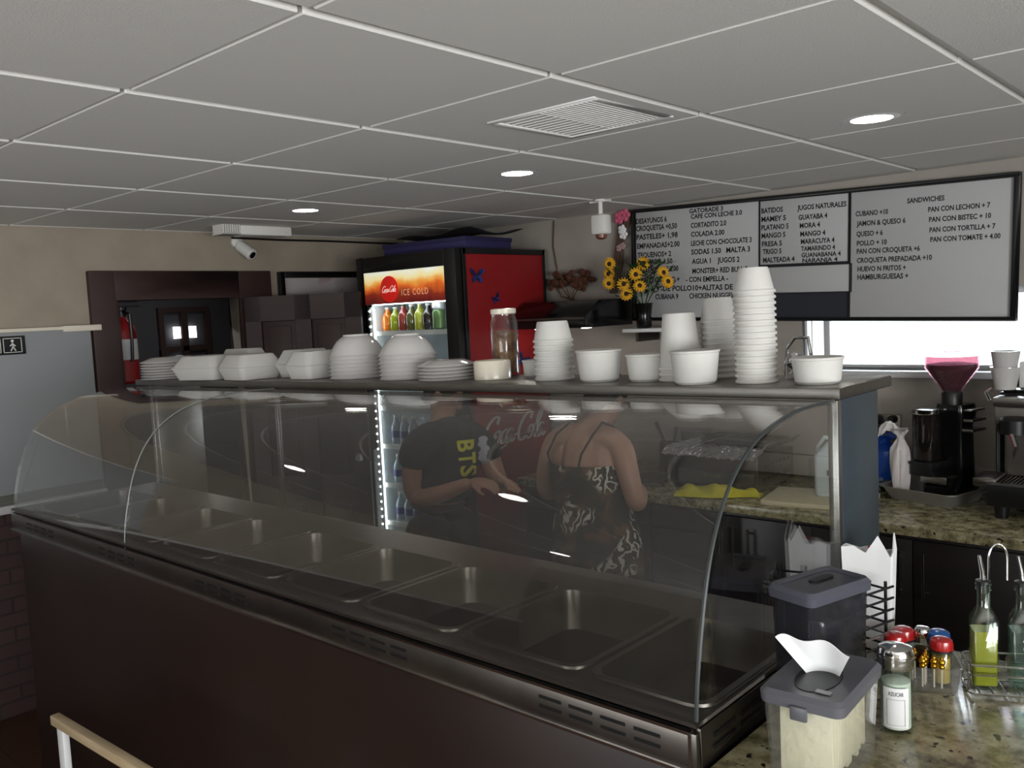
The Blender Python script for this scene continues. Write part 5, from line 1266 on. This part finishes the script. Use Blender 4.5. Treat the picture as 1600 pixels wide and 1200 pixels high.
def dress_mat():
    m = bpy.data.materials.new('patterned_dress'); m.use_nodes = True; nt = m.node_tree; p = nt.nodes['Principled BSDF']
    tc = nt.nodes.new('ShaderNodeTexCoord')
    n = nt.nodes.new('ShaderNodeTexNoise'); n.inputs['Scale'].default_value = 11; n.inputs['Detail'].default_value = 6
    r = nt.nodes.new('ShaderNodeValToRGB'); e = r.color_ramp.elements
    e[0].position = .32; e[0].color = lin(30, 28, 24); e[1].position = .72; e[1].color = lin(98, 92, 70)
    q = e.new(.5); q.color = lin(62, 50, 36); q = e.new(.58); q.color = lin(104, 72, 46)
    wv = nt.nodes.new('ShaderNodeTexWave'); wv.inputs['Scale'].default_value = 9; wv.inputs['Distortion'].default_value = 16; wv.inputs['Detail'].default_value = 2; wv.inputs['Detail Scale'].default_value = 1.6
    rw = nt.nodes.new('ShaderNodeValToRGB'); rw.color_ramp.elements[0].position = .66; rw.color_ramp.elements[1].position = .76
    n2 = nt.nodes.new('ShaderNodeTexNoise'); n2.inputs['Scale'].default_value = 5.2; n2.inputs['Detail'].default_value = 1
    r2 = nt.nodes.new('ShaderNodeValToRGB'); r2.color_ramp.elements[0].position = .5; r2.color_ramp.elements[1].position = .56
    mu = nt.nodes.new('ShaderNodeMath'); mu.operation = 'MULTIPLY'
    mx = nt.nodes.new('ShaderNodeMix'); mx.data_type = 'RGBA'; mx.inputs['B'].default_value = lin(206, 202, 188)
    for k in (n, wv, n2): nt.links.new(tc.outputs['Object'], k.inputs['Vector'])
    nt.links.new(n.outputs['Fac'], r.inputs[0]); nt.links.new(wv.outputs['Fac'], rw.inputs[0]); nt.links.new(n2.outputs['Fac'], r2.inputs[0])
    nt.links.new(rw.outputs[0], mu.inputs[0]); nt.links.new(r2.outputs[0], mu.inputs[1])
    nt.links.new(r.outputs[0], mx.inputs['A']); nt.links.new(mu.outputs[0], mx.inputs['Factor']); nt.links.new(mx.outputs['Result'], p.inputs['Base Color'])
    p.inputs['Roughness'].default_value = .85
    return m
rings = []
for z, cx, rx, ry, cy in ((1.125, -.025, .178, .145, .008), (1.10, -.022, .18, .15, .006), (1.03, -.005, .165, .148, 0), (.97, .0, .16, .15, 0), (.92, .01, .168, .155, 0), (.84, .02, .195, .168, -.005), (.76, .02, .208, .172, -.005), (.66, .02, .212, .165, 0), (.55, .02, .215, .16, 0), (.44, .02, .218, .158, 0)):
    rings.append([P(cx+rx*math.copysign(abs(math.cos(a))**.85, math.cos(a)), cy+ry*math.sin(a)+.004*math.sin(9*a+z*6)*(z < .9), z+.012*(math.sin(a) > .0)*math.sin(a)*(z > 1.1)) for a in [2*PI*k/56 for k in range(56)]])
inner = [[(px+(x-px)*.985, py+(y-py)*.985, z) for x, y, z in r_] for r_ in rings[::-1]]
MB().loft(rings+inner, cap0=False, cap1=False).build('dress', dress_mat(), wom, True, ang=60)
b = MB()
b.tube([P(-.145, -.09, 1.115), P(-.142, -.115, 1.17), P(-.12, -.075, 1.25), P(-.09, .0, 1.302), P(-.085, .09, 1.27)], .005, 8)
b.tube([P(.045, -.145, 1.12), P(.05, -.125, 1.18), P(.07, -.068, 1.255), P(.075, .0, 1.302), P(.07, .09, 1.27)], .005, 8)
b.build('strap', mat('dark_strap', lin(52, 36, 28), .8), wom, True)
for q in (-.09, .115):
    MB().sphere((q+.002, .05, .012), .055, 14, 8, (.9, 2.1, .2), Matrix.Translation((px, py, 0))).build('sandal', M['brown_wood'], wom, True)

# --- person in a black printed T-shirt, bent toward the right, in front of the cooler
qx, qy = -3.05, 2.88
man = thing('person', 'person in a black T-shirt with yellow letters, reaching out in front of the cooler', 'person', (qx, qy, 0))
def Q(x, y, z): return (qx+x, qy+y, z)
hd_b, HM = head_mesh(Q(-.05, .06, 1.405), (.75, .45, -.5), (.4, .25, .85))
arm_r = [(Q(.02, -.12, 1.24), .066), (Q(-.02, -.17, 1.17), .062), (Q(-.045, -.18, 1.05), .056), (Q(-.05, -.175, .965), .05), (Q(-.03, -.165, .935), .048), (Q(.10, -.15, .965), .045), (Q(.20, -.12, 1.005), .036), (Q(.265, -.1, 1.03), .028)]
arm_l = [(Q(.06, .12, 1.22), .064), (Q(.12, .17, 1.12), .058), (Q(.16, .18, 1.0), .05), (Q(.2, .17, .96), .046), (Q(.26, .09, .98), .040), (Q(.31, .03, 1.02), .028)]
ch = [[(Q(-.06, 0, .86), .15), (Q(-.05, 0, .98), .145), (Q(-.01, 0, 1.10), .15), (Q(.0, 0, 1.19), .13), (Q(-.02, .01, 1.255), .08), (Q(-.035, .03, 1.31), .056), (Q(-.045, .05, 1.37), .056)],
      [(Q(.05, 0, 1.2), .09)]+arm_r, [(Q(.05, 0, 1.2), .09)]+arm_l,
      [(Q(-.06, -.09, .86), .11), (Q(-.05, -.1, .68), .09), (Q(-.03, -.1, .46), .064), (Q(-.05, -.1, .28), .058), (Q(-.06, -.1, .09), .042)], [(Q(-.06, .09, .86), .11), (Q(-.05, .1, .68), .09), (Q(-.03, .1, .46), .064), (Q(-.05, .1, .28), .058), (Q(-.06, .1, .09), .042)],
      [(Q(-.08, -.1, .045), .038), (Q(.0, -.105, .04), .038), (Q(.1, -.115, .028), .028)], [(Q(-.08, .1, .045), .038), (Q(.0, .105, .04), .038), (Q(.1, .115, .028), .028)]]
ch += hand(Q(.265, -.1, 1.03), (.95, .25, .0), (0, .3, -1), -1) + hand(Q(.31, .03, 1.02), (.95, -.15, 0), (0, -.2, -1), 1)
me = skin_mesh(ch); join_mb(me, hd_b)
link('body', fuse(me, .0065, 5), M['skin'], man, True)
face_parts(man, HM)
h = MB().sphere((0, -.022, .042), .094, 24, 16, (.92, 1.03, 1.0), HM).sphere((0, -.06, -.02), .06, 16, 10, (1.2, .6, 1.1), HM)
link('hair', fuse(h.mesh('hair'), .006, 4), M['hair'], man, True)
shirt = [[(Q(-.08, 0, .90), .185), (Q(-.065, 0, .98), .185), (Q(-.015, 0, 1.10), .185), (Q(.02, 0, 1.19), .165), (Q(.0, .01, 1.255), .11), (Q(-.02, .015, 1.285), .075)],
         [(Q(.04, 0, 1.2), .10), (Q(.02, -.12, 1.235), .085), (Q(-.025, -.175, 1.17), .086), (Q(-.048, -.185, 1.065), .080)], [(Q(.04, 0, 1.2), .10), (Q(.06, .12, 1.22), .085), (Q(.12, .17, 1.12), .078), (Q(.14, .175, 1.06), .074)]]
sm = fuse(skin_mesh(shirt), .008, 8)
so = link('t_shirt', sm, M['black_cloth'], man, True)
tr = [[(Q(-.07, -.0, .93), .165), (Q(-.07, 0, .83), .165)], [(Q(-.06, -.085, .86), .13), (Q(-.05, -.1, .68), .112), (Q(-.03, -.1, .46), .088), (Q(-.05, -.1, .28), .08), (Q(-.06, -.1, .10), .075)], [(Q(-.06, .085, .86), .13), (Q(-.05, .1, .68), .112), (Q(-.03, .1, .46), .088), (Q(-.05, .1, .28), .08), (Q(-.06, .1, .10), .075)]]
link('trousers', fuse(skin_mesh(tr), .009, 8), mat('black_denim', lin(22, 22, 25), .9), man, True)
for s in (-1, 1):
    MB().sphere((.01, s*.108, .03), .06, 14, 8, (2.2, .85, .75), Matrix.Translation((qx, qy, 0))).build('shoe', M['rubber'], man, True)
# the print follows the cloth
bm = bmesh.new(); bm.from_mesh(sm); tree = BVHTree.FromBMesh(bm); bm.free()
view = Vector((-.70, .71, -.1)).normalized()
side = Vector((view.y, -view.x, 0)).normalized(); upv = side.cross(view)
def drape(mb, m, name, org):
    vs = []; ok = []
    bmx = bmesh.new(); mm = mb.mesh('tmp', smooth=False); bmx.from_mesh(mm); bpy.data.meshes.remove(mm)
    bmesh.ops.triangulate(bmx, faces=bmx.faces); 
    for _ in range(3):
        bmesh.ops.subdivide_edges(bmx, edges=[e for e in bmx.edges if e.calc_length() > .012], cuts=1); bmesh.ops.triangulate(bmx, faces=bmx.faces)
    out = []
    for v in bmx.verts:
        o = Vector(org)+side*v.co.x+upv*v.co.z-view*.8
        hit = tree.ray_cast(o, view)
        out.append(hit[0]-view*.004 if hit[0] else None)
    idx = {v: i for i, v in enumerate(bmx.verts)}
    fs = [tuple(idx[v] for v in f.verts) for f in bmx.faces if all(out[idx[v]] is not None for v in f.verts)]
    r_ = MB().add([p if p is not None else Vector((0, 0, -5)) for p in out], fs)
    used = sorted({i for f in fs for i in f}); remap = {i: k for k, i in enumerate(used)}
    r2 = MB().add([r_.v[i] for i in used], [tuple(remap[i] for i in f) for f in fs])
    bmx.free()
    if r2.v:
        o = r2.build(name, m, so, True, smooth=False); return o
oc = (Q(.07, -.12, 1.15)[0]+.07, Q(.07, -.12, 1.15)[1]+.07, 1.15)
b = MB()
for k, L_ in enumerate('BTS'):
    q = text_mb(L_, .054, .078, bold=.03)
    # letters read downward: turned a quarter turn clockwise
    b.add([(v[2]+.004*k, 0, -v[0]-.06*k) for v in q.v], q.f)
drape(b, mat('yellow_print', lin(206, 200, 40), .7), 'letter_print', (oc[0], oc[1], oc[2]+.055))
b = MB()
random.seed(4)
for k in range(7):
    cx, cz = .122+random.uniform(-.012, .03), .05-k*.022
    b.add([(cx+.022*math.cos(2*PI*i/14), 0, cz+.017*math.sin(2*PI*i/14)) for i in range(14)], [tuple(range(14))])
drape(b, mat('white_print', lin(176, 176, 186), .7), 'cloud_print', oc)
